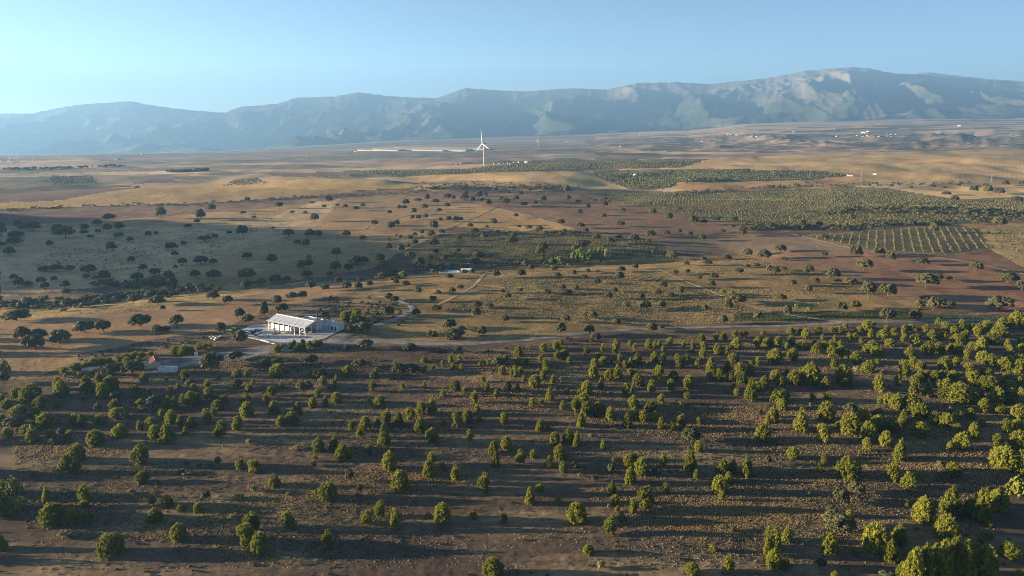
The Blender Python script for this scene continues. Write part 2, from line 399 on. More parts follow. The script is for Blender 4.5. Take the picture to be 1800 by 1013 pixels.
FIELDS = [  # name, outline in the photograph, material
 ('stubble_field', [(0, 405), (0, 398), (230, 385), (470, 366), (600, 350), (705, 341), (770, 350), (870, 364), (800, 397), (745, 425), (700, 445), (660, 470), (560, 488), (430, 505), (300, 515), (300, 470), (460, 425), (350, 400), (150, 402)],
  ground_mat('stubble_beige', (0.36, 0.245, 0.125), (0.28, 0.185, 0.10), (0.43, 0.31, 0.165), 0.012, 0.5, rows=(20, 5.0, (0.27, 0.18, 0.10), 0.35))),
 ('pasture', [(0, 403), (160, 400), (350, 398), (470, 385), (560, 352), (600, 350), (560, 395), (480, 425), (380, 455), (300, 480), (180, 503), (0, 522), (0, 420)],
  ground_mat('pasture_grass', (0.50, 0.355, 0.21), (0.40, 0.29, 0.17), (0.20, 0.16, 0.095), 0.02, 0.35, fthr=(0.6, 0.68))),
 ('ploughed_field', [(-300, 380), (0, 372), (60, 368), (330, 361), (500, 350), (620, 336), (760, 335), (860, 338), (1000, 345), (1030, 352), (900, 362), (870, 364), (770, 351), (705, 341), (600, 350), (470, 366), (230, 385), (0, 398), (-300, 405)],
  ground_mat('plough_mauve', MAUVE, (0.16, 0.105, 0.085), (0.24, 0.165, 0.12), 0.01, 0.4, rows=(70, 5.0, (0.14, 0.095, 0.075), 0.4))),
 ('stubble_field', [(-300, 368), (0, 362), (0, 356), (130, 344), (200, 330), (360, 322), (640, 330), (620, 338), (500, 348), (330, 358), (60, 366)],
  ground_mat('stubble_gold', (0.46, 0.31, 0.13), (0.38, 0.25, 0.11), (0.52, 0.37, 0.17), 0.012, 0.4, rows=(-35, 7.0, (0.34, 0.225, 0.105), 0.4))),
 ('ploughed_field', [(-300, 350), (0, 339), (100, 334), (250, 330), (165, 341), (110, 352), (0, 357), (-300, 362)],
  ground_mat('plough_dusk', (0.17, 0.115, 0.09), (0.14, 0.10, 0.085), (0.20, 0.14, 0.11), 0.01, 0.4)),
 ('stubble_field', [(430, 328), (470, 318), (520, 312), (620, 312), (735, 325), (700, 333), (560, 334)],
  ground_mat('stubble_dune', (0.50, 0.345, 0.15), (0.42, 0.28, 0.12), (0.55, 0.40, 0.19), 0.01, 0.4, rows=(60, 8.0, (0.37, 0.25, 0.12), 0.3))),
 ('scrub_hill', [(700, 332), (740, 322), (800, 318), (880, 320), (960, 320), (1030, 328), (960, 336), (860, 338), (760, 335)],
  ground_mat('scrub_tan', (0.34, 0.24, 0.12), (0.12, 0.10, 0.05), (0.08, 0.075, 0.04), 0.03, 0.2, pthr=(0.5, 0.62))),
 ('stubble_field', [(740, 322), (690, 312), (860, 304), (1000, 300), (1045, 308), (1060, 318), (1110, 333), (1030, 332), (960, 320), (880, 318), (800, 316)],
  ground_mat('stubble_cream', (0.50, 0.35, 0.165), (0.40, 0.275, 0.135), (0.54, 0.40, 0.20), 0.01, 0.4, rows=(10, 7.0, (0.38, 0.26, 0.13), 0.35))),
 ('orchard_ground', [(1045, 307), (1040, 300), (1200, 297), (1430, 299), (1500, 308), (1420, 317), (1190, 322), (1180, 331), (1112, 334), (1065, 318)],
  ground_mat('orchard_soil', (0.17, 0.135, 0.07), GREEN, (0.10, 0.10, 0.045), 0.015, 0.3)),
 ('orchard_ground', [(600, 300), (820, 297), (900, 288), (1100, 280), (1250, 279), (1200, 295), (1040, 299), (1000, 300), (860, 304), (690, 312), (620, 311)],
  ground_mat('orchard_soil_far', (0.19, 0.145, 0.08), (0.09, 0.095, 0.045), (0.12, 0.11, 0.05), 0.01, 0.3)),
 ('stubble_field', [(1190, 297), (1250, 281), (1380, 274), (1500, 269), (1660, 266), (1800, 265), (2200, 264), (2200, 330), (1800, 322), (1650, 322), (1530, 322), (1500, 308), (1430, 299)],
  ground_mat('stubble_upland', (0.46, 0.33, 0.16), (0.36, 0.25, 0.125), (0.52, 0.385, 0.20), 0.008, 0.3, rows=(35, 9.0, (0.36, 0.25, 0.13), 0.3))),
 ('stubble_field', [(1180, 331), (1190, 322), (1420, 317), (1500, 309), (1530, 322), (1500, 328), (1330, 335), (1220, 338)],
  ground_mat('stubble_rust', (0.40, 0.255, 0.125), (0.32, 0.20, 0.10), (0.45, 0.30, 0.15), 0.012, 0.4)),
 ('stubble_field', [(1560, 331), (1800, 325), (2200, 330), (2200, 352), (1800, 346), (1680, 351), (1600, 341)],
  ground_mat('stubble_pale', (0.50, 0.36, 0.175), (0.44, 0.30, 0.145), (0.54, 0.40, 0.2), 0.012, 0.4)),
 ('orchard_ground', [(1000, 344), (1110, 335), (1220, 338), (1330, 335), (1500, 328), (1560, 331), (1680, 351), (1800, 347), (2200, 352), (2200, 392), (1800, 384), (1640, 392), (1500, 402), (1330, 400), (1190, 376), (1100, 358)],
  ground_mat('grove_soil', (0.19, 0.145, 0.075), (0.12, 0.11, 0.05), (0.09, 0.09, 0.042), 0.012, 0.25, pthr=(0.42, 0.6))),
 ('ploughed_field', [(868, 366), (915, 359), (1100, 358), (1190, 376), (1330, 400), (1290, 410), (1120, 413), (1010, 404), (950, 385)],
  ground_mat('plough_brown', (0.245, 0.155, 0.10), (0.20, 0.13, 0.085), (0.28, 0.185, 0.12), 0.012, 0.4, rows=(80, 5.0, (0.18, 0.118, 0.08), 0.4))),
 ('stubble_field', [(868, 366), (950, 385), (1010, 404), (900, 406), (800, 398), (830, 381)],
  ground_mat('stubble_amber', (0.42, 0.27, 0.125), (0.37, 0.235, 0.11), (0.46, 0.30, 0.15), 0.015, 0.5, rows=(-10, 5.0, (0.34, 0.22, 0.11), 0.4))),
 ('vineyard_ground', [(795, 410), (1000, 407), (1120, 416), (1170, 430), (1165, 450), (1000, 460), (870, 470), (740, 474), (720, 460), (750, 430)],
  ground_mat('vine_soil', (0.20, 0.15, 0.08), (0.12, 0.10, 0.05), (0.08, 0.08, 0.038), 0.025, 0.3, rows=(8, 4.0, (0.07, 0.072, 0.034), 0.5))),
 ('fallow_field', [(1120, 416), (1290, 411), (1400, 413), (1450, 425), (1520, 440), (1400, 445), (1300, 447), (1170, 446), (1170, 430)],
  ground_mat('fallow_grey', (0.24, 0.175, 0.12), (0.19, 0.14, 0.10), (0.28, 0.21, 0.14), 0.012, 0.4, rows=(75, 6.0, (0.185, 0.135, 0.095), 0.35))),
 ('orchard_ground', [(1405, 414), (1560, 403), (1640, 394), (1700, 398), (1720, 402), (1742, 440), (1650, 449), (1520, 440), (1450, 425)],
  ground_mat('almond_soil', (0.22, 0.165, 0.088), (0.17, 0.135, 0.072), (0.12, 0.11, 0.055), 0.015, 0.35)),
 ('stubble_field', [(1650, 392), (1800, 385), (2200, 392), (2200, 520), (1800, 470), (1742, 440), (1720, 402)],
  ground_mat('stubble_ochre', (0.42, 0.29, 0.14), (0.33, 0.23, 0.115), (0.47, 0.33, 0.17), 0.012, 0.4)),
 ('ploughed_field', [(1300, 447), (1400, 445), (1520, 441), (1650, 450), (1742, 442), (1800, 472), (2200, 520), (2200, 600), (1800, 557), (1700, 549), (1620, 538), (1560, 510), (1440, 482), (1380, 466)],
  ground_mat('plough_red', SOIL_R, (0.18, 0.105, 0.068), (0.27, 0.16, 0.10), 0.015, 0.5, rows=(84, 4.0, (0.16, 0.095, 0.062), 0.4))),
 ('dehesa_grass', [(590, 520), (640, 495), (700, 484), (850, 473), (1000, 462), (1165, 451), (1300, 448), (1380, 466), (1440, 482), (1560, 510), (1620, 538), (1600, 548), (1500, 560), (1100, 578), (880, 598), (700, 600), (640, 590), (600, 560)],
  ground_mat('dehesa_dry', (0.30, 0.205, 0.095), (0.17, 0.13, 0.065), (0.10, 0.088, 0.045), 0.03, 0.35, pthr=(0.4, 0.62), fthr=(0.52, 0.66), stretch=(0.6, 1))),
 ('vegetable_field', [(1290, 552), (1440, 548), (1480, 548), (1560, 548), (1720, 555), (1800, 558), (1700, 562), (1560, 562), (1440, 562), (1290, 566)],
  ground_mat('crop_green', (0.075, 0.085, 0.028), (0.05, 0.062, 0.022), (0.12, 0.11, 0.045), 0.04, 0.5)),
 ('grass_bank', [(0, 545), (0, 528), (120, 524), (230, 510), (330, 497), (480, 500), (560, 492), (400, 530), (250, 548), (120, 556), (0, 566)],
  ground_mat('bank_straw', (0.40, 0.28, 0.13), (0.22, 0.165, 0.085), (0.12, 0.10, 0.05), 0.05, 0.4)),
 ('stubble_field', [(-300, 590), (0, 566), (120, 556), (250, 548), (400, 530), (520, 502), (600, 492), (640, 495), (590, 520), (480, 545), (380, 580), (250, 600), (140, 622), (136, 636), (60, 664), (0, 668), (-300, 690)],
  ground_mat('stubble_near', (0.33, 0.215, 0.12), (0.27, 0.175, 0.10), (0.39, 0.265, 0.15), 0.03, 0.7, rows=(62, 3.0, (0.245, 0.16, 0.092), 0.35))),
]
ground_mat = _gm
FIELDS += [
 ('ploughed_field', [(222, 311), (300, 307), (335, 316), (330, 321), (236, 323)], _gm('plough_slate', (0.17, 0.125, 0.095), (0.14, 0.105, 0.085), (0.21, 0.155, 0.115), 0.01, 0.3)),
 ('ploughed_field', [(-200, 322), (0, 316), (84, 312), (88, 326), (0, 331), (-200, 336)], _gm('fallow_olive', (0.16, 0.135, 0.085), (0.12, 0.11, 0.065), (0.22, 0.17, 0.11), 0.01, 0.3)),
 ('stubble_field', [(-200, 311), (0, 305), (140, 303), (300, 300), (460, 299), (600, 297), (600, 299), (460, 302), (300, 305), (150, 309), (0, 312), (-200, 318)], _gm('stubble_strip', (0.52, 0.38, 0.22), (0.46, 0.33, 0.19), (0.57, 0.43, 0.26), 0.008, 0.3)),
 ('stubble_field', [(300, 317), (345, 306), (425, 308), (395, 318), (335, 321)], _gm('stubble_honey', (0.44, 0.31, 0.17), (0.37, 0.26, 0.14), (0.50, 0.36, 0.20), 0.01, 0.3)),
 ('ploughed_field', [(460, 306), (560, 303), (640, 303), (600, 310), (500, 312)], _gm('plough_umber', (0.20, 0.14, 0.10), (0.16, 0.115, 0.085), (0.24, 0.17, 0.12), 0.01, 0.3)),
 ('stubble_field', [(620, 296), (700, 292), (840, 290), (900, 289), (820, 295), (640, 299)], _gm('stubble_sand', (0.48, 0.34, 0.20), (0.40, 0.28, 0.165), (0.54, 0.40, 0.24), 0.008, 0.3)),
 ('ploughed_field', [(640, 282), (760, 279), (900, 278), (980, 280), (880, 285), (700, 287)], _gm('plough_rose', (0.33, 0.22, 0.16), (0.28, 0.185, 0.14), (0.38, 0.26, 0.19), 0.006, 0.2)),
]
HILLSIDE = ground_mat('hillside_earth', (0.105, 0.074, 0.052), (0.23, 0.162, 0.09), (0.050, 0.040, 0.031), 0.05, 0.9, pthr=(0.46, 0.66), fthr=(0.56, 0.66), bump=0.3, stretch=(0.28, 1))
PLAIN = ground_mat('plain_patchwork', (0.48, 0.34, 0.19), (0.19, 0.16, 0.095), (0.10, 0.105, 0.06), 0.0022, 0.012, pthr=(0.44, 0.58), fthr=(0.55, 0.64), bump=0, stretch=(0.45, 1.0))
# patchwork of far fields in the plain
def plain_cells(m):
    nt = m.node_tree; b = nt.nodes['Principled BSDF']; N = nt.nodes.new; L = nt.links.new
    old = b.inputs['Base Color'].links[0].from_socket
    geo = N('ShaderNodeNewGeometry'); mp = N('ShaderNodeMapping'); mp.inputs['Scale'].default_value = (0.0026, 0.0046, 0.0); mp.inputs['Rotation'].default_value = (0, 0, 0.3)
    L(geo.outputs['Position'], mp.inputs['Vector'])
    v = N('ShaderNodeTexVoronoi'); v.distance = 'CHEBYCHEV'; v.inputs['Scale'].default_value = 1.0; L(mp.outputs['Vector'], v.inputs['Vector'])
    r = N('ShaderNodeValToRGB'); r.color_ramp.interpolation = 'CONSTANT'
    els = [(0.0, (0.48, 0.34, 0.22)), (0.2, (0.36, 0.24, 0.17)), (0.36, (0.07, 0.08, 0.045)), (0.5, (0.48, 0.36, 0.23)), (0.66, (0.22, 0.165, 0.11)), (0.8, (0.10, 0.10, 0.055)), (0.9, (0.40, 0.25, 0.17))]
    r.color_ramp.elements[0].color = (*els[0][1], 1)
    r.color_ramp.elements.remove(r.color_ramp.elements[1])
    for p, c in els[1:]:
        e = r.color_ramp.elements.new(p); e.color = (*c, 1)
    sep = N('ShaderNodeSeparateColor'); L(v.outputs['Color'], sep.inputs[0]); L(sep.outputs[0], r.inputs['Fac'])
    x = N('ShaderNodeMix'); x.data_type = 'RGBA'; x.inputs['Factor'].default_value = 0.8
    L(old, x.inputs[6]); L(r.outputs['Color'], x.inputs[7]); L(x.outputs[2], b.inputs['Base Color'])
plain_cells(PLAIN)
FARPLAIN = ground_mat('far_plain_hazed', (0.29, 0.235, 0.175), (0.17, 0.155, 0.115), (0.44, 0.36, 0.28), 0.0025, 0.008, pthr=(0.42, 0.58), fthr=(0.6, 0.66), bump=0, stretch=(0.3, 1.0))  # haze put into the colour: tone dulled so haze dominates the far plain
BADLANDS = ground_mat('badland_scrub', (0.12, 0.115, 0.07), (0.40, 0.27, 0.185), (0.075, 0.078, 0.048), 0.005, 0.02, pthr=(0.46, 0.56), fthr=(0.5, 0.62), bump=0)

# face centres
fcx = (GX[:-1, :-1] + GX[1:, 1:]) / 2; fcy = (GY[:-1, :-1] + GY[1:, 1:]) / 2; fcz = (GZ[:-1, :-1] + GZ[1:, 1:]) / 2
FU, FV = project(fcx, fcy, fcz)
wob = np.clip(40.0 / np.maximum(fcy, 100) * 60, 0.4, 8)
FUw = FU + wob * fbm(fcx, fcy, 30, 3, 71) * 1.2; FVw = FV + 0.35 * wob * fbm(fcx, fcy, 24, 3, 77)
fid = np.zeros(fcx.shape, int)                     # 0 hillside
fid[fcy > 1250] = 1                                # plain
sratio = fcx / np.maximum(fcy, 1)
fid[(fcy > 2300 + 500 * fbm(fcx, fcy, 900, 3, 87)) & (fcx / np.maximum(fcy, 1) < 0.12)] = 3
fid[(fcy > 2500) & (fcy < 5500) & (sratio > 0.12 + 0.06 * fbm(fcx, fcy, 700, 3, 81)) & (FV < 268 + 4 * fbm(fcx, fcy, 500, 2, 83)) & (FV > 236)] = 2
inframe = fcy > 140
for i, (nm, poly, m) in enumerate(FIELDS):
    fid[pip(FUw, FVw, poly) & inframe] = 4 + i
fi = np.arange(nr * nc).reshape(nr, nc)
QUADS = np.stack([fi[:-1, :-1], fi[:-1, 1:], fi[1:, 1:], fi[1:, :-1]], axis=-1).reshape(-1, 4)
allv = np.stack([GX, GY, GZ], axis=-1).reshape(-1, 3)
fl = fid.ravel()
for i in range(4 + len(FIELDS)):
    q = QUADS[fl == i]
    if not len(q): continue
    nm, m = [('hillside_ground', HILLSIDE), ('plain', PLAIN), ('badlands_ground', BADLANDS), ('far_plain', FARPLAIN)][i] if i < 4 else (FIELDS[i - 4][0], FIELDS[i - 4][2])
    uq, inv = np.unique(q, return_inverse=True)
    o = link(bpy.data.objects.new(nm, np_mesh(nm, allv[uq], inv.reshape(-1, 4), [m], smooth=True)))
    tag(o, kind='structure')

# ------------------------------------------------------------------ mountains
SIL = [(-300, 205), (-150, 196), (0, 200), (80, 200), (140, 188), (180, 183), (250, 178), (290, 186), (340, 193), (410, 198), (440, 188), (500, 183), (535, 172), (600, 170), (640, 162), (690, 169), (730, 172), (772, 173), (820, 155), (860, 158), (920, 161), (1000, 155), (1060, 158), (1110, 146), (1180, 145), (1230, 148), (1300, 141), (1340, 136), (1390, 125), (1440, 121), (1470, 118), (1500, 121), (1540, 129), (1590, 131), (1650, 137), (1700, 141), (1750, 144), (1800, 141), (1900, 148), (2100, 160)]
su = np.array([p[0] for p in SIL], float); sv = np.array([p[1] for p in SIL], float)
ms = np.linspace(-0.86, 0.86, 860); mt = np.concatenate([np.linspace(-0.12, 1.0, 200), np.linspace(1.0, 1.35, 22)[1:]])
MS, MT = np.meshgrid(ms, mt)
MY = Y_FOOT + (Y_RIDGE - Y_FOOT) * MT
MX = MS * MY
mu = 900 + FOC * MS
def row_z(u, v, y):
    dx, dy, dz = ray(u, v); return CAM_Z + dz / dy * y
mu_w = 900 + FOC * MX / MY / 1.0
# the ridge line bends the image column slightly because of the tilt of the lens
kx = CP + 0.24 * SP
mu_w = 900 + FOC * MS / 1.0 * 1.0 / 1.0
sil_v = np.interp(mu_w, su, sv) + 0.6 * vnoise(MS * 160, MT * 0, 91) + 0.35 * vnoise(MS * 420, MT * 0, 92)
zr = row_z(mu_w, sil_v, Y_RIDGE); zf = foot_z(MX, MY) * np.clip((MY - 1700) / (Y_FOOT - 1700), 0, 1.0) ** 1.25 - 6
amp = zr - zf
tt = np.clip(MT, 0, 1)
base = tt ** 1.12 * 0.92 + 0.08 * np.sin(tt * math.pi / 2)
WX = MX + 500 * fbm(MX, MY, 1500, 3, 101); WY = MY * 0.55
sp = ridged(WX, WY, 1150, 6, 103)
env = np.sin(np.clip(tt, 0, 1) * math.pi) ** 0.8
MZ = zf + amp * base + env * amp * 0.62 * (sp - 0.66) + env * 70 * (ridged(WX * 1.1, MY * 0.45, 360, 5, 109) - 0.6) + env * 14 * fbm(MX, MY, 110, 3, 107)
low = np.exp(-((tt - 0.14) / 0.10) ** 2)
MZ = MZ + low * 120 * np.clip(ridged(MX, MY, 700, 4, 113) - 0.62, 0, 1)
for fu, fy, fr, fh in ((545, 8650, 330, 165), (590, 8750, 180, 110), (370, 8700, 260, 95), (250, 8800, 240, 70), (1190, 8800, 300, 90), (980, 8700, 260, 60)):
    fx = (fu - 900) / FOC * fy
    MZ = MZ + fh * gauss(MX, MY, fx, fy, fr, fr * 1.1) * (0.55 + 0.6 * ridged(MX, MY, 300, 4, 117))
MZ = np.where(MT > 1, zr - (MT - 1) * 2600, MZ)
MZ = np.where(MT < 0, np.maximum(MZ - 40 * (-MT) * 8, zf - 40 * (-MT) * 8), MZ)
mn_r, mn_c = MX.shape
mi = np.arange(mn_r * mn_c).reshape(mn_r, mn_c)
mq = np.stack([mi[:-1, :-1], mi[:-1, 1:], mi[1:, 1:], mi[1:, :-1]], -1).reshape(-1, 4)
def mountain_mat():
    m = ground_mat('mountain_slopes', (0.040, 0.050, 0.028), (0.09, 0.08, 0.062), (0.022, 0.028, 0.017), 0.0013, 0.011, pthr=(0.48, 0.58), fthr=(0.52, 0.62), bump=0)
    nt = m.node_tree; b = nt.nodes['Principled BSDF']; N = nt.nodes.new; L = nt.links.new
    old = b.inputs['Base Color'].links[0].from_socket
    geo = N('ShaderNodeNewGeometry'); sx = N('ShaderNodeSeparateXYZ'); L(geo.outputs['Position'], sx.inputs[0])
    n = N('ShaderNodeTexNoise'); n.inputs['Scale'].default_value = 0.0016; n.inputs['Detail'].default_value = 6; L(geo.outputs['Position'], n.inputs['Vector'])
    a = N('ShaderNodeMath'); a.operation = 'MULTIPLY_ADD'; a.inputs[1].default_value = 900.0; L(n.outputs['Fac'], a.inputs[0]); L(sx.outputs['Z'], a.inputs[2])
    r = N('ShaderNodeMapRange'); r.interpolation_type = 'SMOOTHSTEP'; r.inputs['From Min'].default_value = 820; r.inputs['From Max'].default_value = 1250; L(a.outputs[0], r.inputs['Value'])
    x = N('ShaderNodeMix'); x.data_type = 'RGBA'; L(r.outputs['Result'], x.inputs['Factor']); L(old, x.inputs[6]); x.inputs[7].default_value = (0.125, 0.105, 0.083, 1)
    L(x.outputs[2], b.inputs['Base Color'])
    return m
o = link(bpy.data.objects.new('mountain_range', np_mesh('mountain_range', np.stack([MX, MY, MZ], -1).reshape(-1, 3), mq, [mountain_mat()], smooth=True)))
tag(o, kind='structure')
# higher crest behind the right-hand shoulder
bu = np.linspace(1480, 1900, 140); bt = np.linspace(0, 1, 24)
BU, BT = np.meshgrid(bu, bt)
BY = 13600 + 1500 * BT; BX = (BU - 900) / FOC * BY
bv = np.interp(BU, [1480, 1560, 1585, 1600, 1630, 1700, 1760, 1800, 1900], [140, 134, 129, 127, 131, 139, 143, 146, 150]) + 0.5 * vnoise(BU / 9, BU * 0, 95)
bz = row_z(BU, bv, 15100)
BZ = bz - (1 - BT) ** 1.1 * 420 + 40 * np.sin(BT * math.pi) * fbm(BX, BY, 500, 3, 97)
ii = np.arange(BU.size).reshape(BU.shape)
o = link(bpy.data.objects.new('far_crest', np_mesh('far_crest', np.stack([BX, BY, BZ], -1).reshape(-1, 3), np.stack([ii[:-1, :-1], ii[:-1, 1:], ii[1:, 1:], ii[1:, :-1]], -1).reshape(-1, 4), [bpy.data.materials['mountain_slopes']], smooth=True)))
tag(o, kind='structure')
print('LAND', sum(len(m.polygons) for m in bpy.data.meshes))
# ------------------------------------------------------------------ tracks (laid as thin sheets just over the land)
_ROWD = 1.0 / rows_y[31:]
def Hm(x, y):
    """height of the built land sheet (its own triangles are linear between grid points)"""
    return H(x, y, False)

def ribbon(name, pts, width, m, lift=0.10, step=2.0, wob=0.25, zmax=None):
    X, Y, Z = hit([p[0] for p in pts], [p[1] for p in pts])
    P = np.stack([X, Y], -1)
    # smooth the line (Catmull-Rom) and sample it every step metres
    out = []
    for i in range(len(P) - 1):
        p0 = P[max(i - 1, 0)]; p1 = P[i]; p2 = P[i + 1]; p3 = P[min(i + 2, len(P) - 1)]
        n = max(2, int(np.linalg.norm(p2 - p1) / step))
        for t in np.arange(n) / n:
            out.append(0.5 * ((2 * p1) + (-p0 + p2) * t + (2 * p0 - 5 * p1 + 4 * p2 - p3) * t * t + (-p0 + 3 * p1 - 3 * p2 + p3) * t ** 3))
    out.append(P[-1]); L = np.array(out)
    T = np.gradient(L, axis=0); T /= np.linalg.norm(T, axis=1)[:, None] + 1e-9
    Nn = np.stack([-T[:, 1], T[:, 0]], -1)
    w = np.interp(np.linspace(0, 1, len(L)), np.linspace(0, 1, len(width)), width) if hasattr(width, '__len__') else np.full(len(L), width)
    k = 7
    V = []
    for j in range(k):
        s = j / (k - 1) - 0.5
        e = w * s
        if j in (0, k - 1): e = e * (1 + wob * fbm(L[:, 0] + 31 * j, L[:, 1], 9, 3, 5))
        q = L + Nn * e[:, None]
        V.append(np.stack([q[:, 0], q[:, 1], H(q[:, 0], q[:, 1]) + lift - (0.0 if j not in (0, k - 1) else lift * 0.6)], -1))
    V = np.stack(V, 1); n = len(L)
    V[:, :, 2] = np.maximum(V[:, :, 2], 0.0 + np.mean(V[:, :, 2], axis=1, keepdims=True) - 0.15)
    ii = np.arange(n * k).reshape(n, k)
    q = np.stack([ii[:-1, :-1], ii[:-1, 1:], ii[1:, 1:], ii[1:, :-1]], -1).reshape(-1, 4)
    o = link(bpy.data.objects.new(name, np_mesh(name, V.reshape(-1, 3), q, [m], smooth=True)))
    tag(o, kind='structure'); return o

GRAVEL = ground_mat('gravel_grey', (0.25, 0.225, 0.205), (0.16, 0.14, 0.125), (0.32, 0.285, 0.255), 0.12, 0.8, bump=0.06)
DIRT = ground_mat('dirt_track', (0.36, 0.26, 0.155), (0.30, 0.21, 0.13), (0.42, 0.32, 0.20), 0.08, 1.0, bump=0.06)
ribbon('gravel_road', [(262, 648), (300, 640), (345, 634), (400, 627), (460, 616), (540, 608), (600, 602), (660, 600), (740, 604), (820, 604), (890, 600), (960, 594), (1030, 586), (1110, 580), (1250, 575), (1400, 572), (1490, 567), (1600, 565), (1720, 563), (1830, 560), (1950, 556)],
       [14, 18, 16, 11, 8, 6.5, 5.5, 5, 4.5, 4.5, 4.5, 4.5, 4.5, 4.8, 4.8, 5, 5.4, 4.8, 4.5, 4.5, 4.5], GRAVEL, 0.14)
ribbon('gravel_track', [(585, 606), (600, 592), (640, 578), (680, 567), (710, 556), (726, 546), (722, 538), (706, 530), (690, 524), (660, 520)], [12, 10, 7, 6, 5, 4.5, 4, 4, 3.5, 3], GRAVEL, 0.19)
ribbon('dirt_track', [(770, 536), (800, 522), (826, 508), (842, 494), (856, 480)], 3.0, DIRT, 0.13)
ribbon('dirt_track', [(1150, 470), (1190, 487), (1240, 508), (1300, 530), (1360, 548), (1430, 560), (1480, 566)], 2.6, DIRT, 0.13)
ribbon('dirt_track', [(715, 425), (760, 408), (800, 396), (840, 380), (872, 364)], 4.0, DIRT, 0.2)
ribbon('dirt_track', [(872, 365), (930, 379), (975, 392), (1015, 405)], 3.5, DIRT, 0.2)
ribbon('dirt_track', [(1395, 412), (1450, 425), (1530, 442), (1640, 452), (1720, 464), (1810, 484)], 4.0, DIRT, 0.2)
ribbon('dirt_track', [(840, 500), (900, 506), (960, 502), (1010, 498)], 3.0, DIRT, 0.13)
ribbon('dirt_track', [(640, 405), (655, 395), (700, 384), (720, 378)], 3.0, DIRT, 0.2)

# ------------------------------------------------------------------ trees
def leaf_mat(name, dark, light, trans=0.25):
    m = bpy.data.materials.new(name); m.use_nodes = True
    nt = m.node_tree; N = nt.nodes.new; L = nt.links.new
    b = nt.nodes['Principled BSDF']; b.inputs['Roughness'].default_value = 0.65; b.inputs['Specular IOR Level'].default_value = 0.15
    oi = N('ShaderNodeObjectInfo'); tc = N('ShaderNodeTexCoord')
    n = N('ShaderNodeTexNoise'); n.inputs['Scale'].default_value = 5.0; n.inputs['Detail'].default_value = 4; L(tc.outputs['Object'], n.inputs['Vector'])
    a = N('ShaderNodeMath'); a.operation = 'MULTIPLY_ADD'; a.inputs[1].default_value = 0.5; L(oi.outputs['Random'], a.inputs[0]); L(n.outputs['Fac'], a.inputs[2])
    r = N('ShaderNodeValToRGB'); r.color_ramp.elements[0].position = 0.35; r.color_ramp.elements[1].position = 1.0
    r.color_ramp.elements[0].color = (*dark, 1); r.color_ramp.elements[1].color = (*light, 1)
    L(a.outputs[0], r.inputs['Fac']); L(r.outputs['Color'], b.inputs['Base Color'])
    t = N('ShaderNodeBsdfTranslucent'); L(r.outputs['Color'], t.inputs['Color'])
    mx = N('ShaderNodeMixShader'); mx.inputs[0].default_value = trans
    L(b.outputs[0], mx.inputs[1]); L(t.outputs[0], mx.inputs[2])
    L(mx.outputs[0], [x for x in nt.nodes if x.type == 'OUTPUT_MATERIAL'][0].inputs['Surface'])
    return m
PINE = leaf_mat('pine_needles', (0.098, 0.114, 0.0155), (0.242, 0.244, 0.034), 0.4)
OAK = leaf_mat('oak_leaves', (0.042, 0.044, 0.019), (0.105, 0.100, 0.045), 0.15)
BROAD = leaf_mat('broad_leaves', (0.09, 0.15, 0.025), (0.16, 0.22, 0.04))
HERB = leaf_mat('herb_leaves', (0.14, 0.14, 0.06), (0.24, 0.22, 0.10))
POPLAR = leaf_mat('poplar_leaves', (0.16, 0.17, 0.05), (0.26, 0.24, 0.09))
BARK = wear('bark', (0.11, 0.085, 0.065), 3.0, 0.4, 0.95)

ICO_V = None
def _ico():
    global ICO_V, ICO_F
    bm = bmesh.new(); bmesh.ops.create_icosphere(bm, subdivisions=1, radius=1.0)
    ICO_V = np.array([v.co[:] for v in bm.verts]); ICO_F = np.array([[v.index for v in f.verts] for f in bm.faces]); bm.free()
_ico()

def clump_mesh(name, centres, radii, m, leaves, lsize, seed, core=0.72, up=0.3, flat=0.85, needle=False):
    """crown: leaf-sized faces spread over many clumps, each clump with a ragged opaque heart"""
    g = np.random.default_rng(seed)
    V = []; F = []; off = 0
    for c, r in zip(centres, radii):
        c = np.asarray(c)
        iv = ICO_V * (r * core) * (1 + g.uniform(-0.28, 0.28, (len(ICO_V), 1))) * np.array([1, 1, flat]) + c
        V.append(iv); F.append(ICO_F + off); off += len(iv)
        n = leaves
        d = g.normal(size=(n, 3)); d /= np.linalg.norm(d, axis=1)[:, None]
        d[:, 2] = d[:, 2] * 0.9 + 0.12
        p = c + d * np.array([1, 1, flat]) * r * g.uniform(0.72, 1.12, (n, 1))
        nrm = d + np.array([0, 0, up]) + g.normal(size=(n, 3)) * 0.45
        nrm /= np.linalg.norm(nrm, axis=1)[:, None]
        t = np.cross(nrm, g.normal(size=(n, 3))); t /= np.linalg.norm(t, axis=1)[:, None] + 1e-9
        b = np.cross(nrm, t)
        s = lsize * g.uniform(0.6, 1.3, (n, 1))
        if needle:
            ax = d + np.array([0, 0, 0.55]) + g.normal(size=(n, 3)) * 0.35; ax /= np.linalg.norm(ax, axis=1)[:, None]
            sd_ = np.cross(ax, g.normal(size=(n, 3))); sd_ /= np.linalg.norm(sd_, axis=1)[:, None] + 1e-9
            q = p - ax * s * 0.9
            tri = np.stack([q + sd_ * s * 0.75, q - sd_ * s * 0.75, p + ax * s * 1.7], 1)
        else: tri = np.stack([p + t * s, p - t * s * 0.6 + b * s * 0.9, p - t * s * 0.6 - b * s * 0.9], 1)
        V.append(tri.reshape(-1, 3)); F.append(np.arange(3 * n).reshape(n, 3) + off); off += 3 * n
    return np_mesh(name, np.concatenate(V), np.concatenate(F), [m])

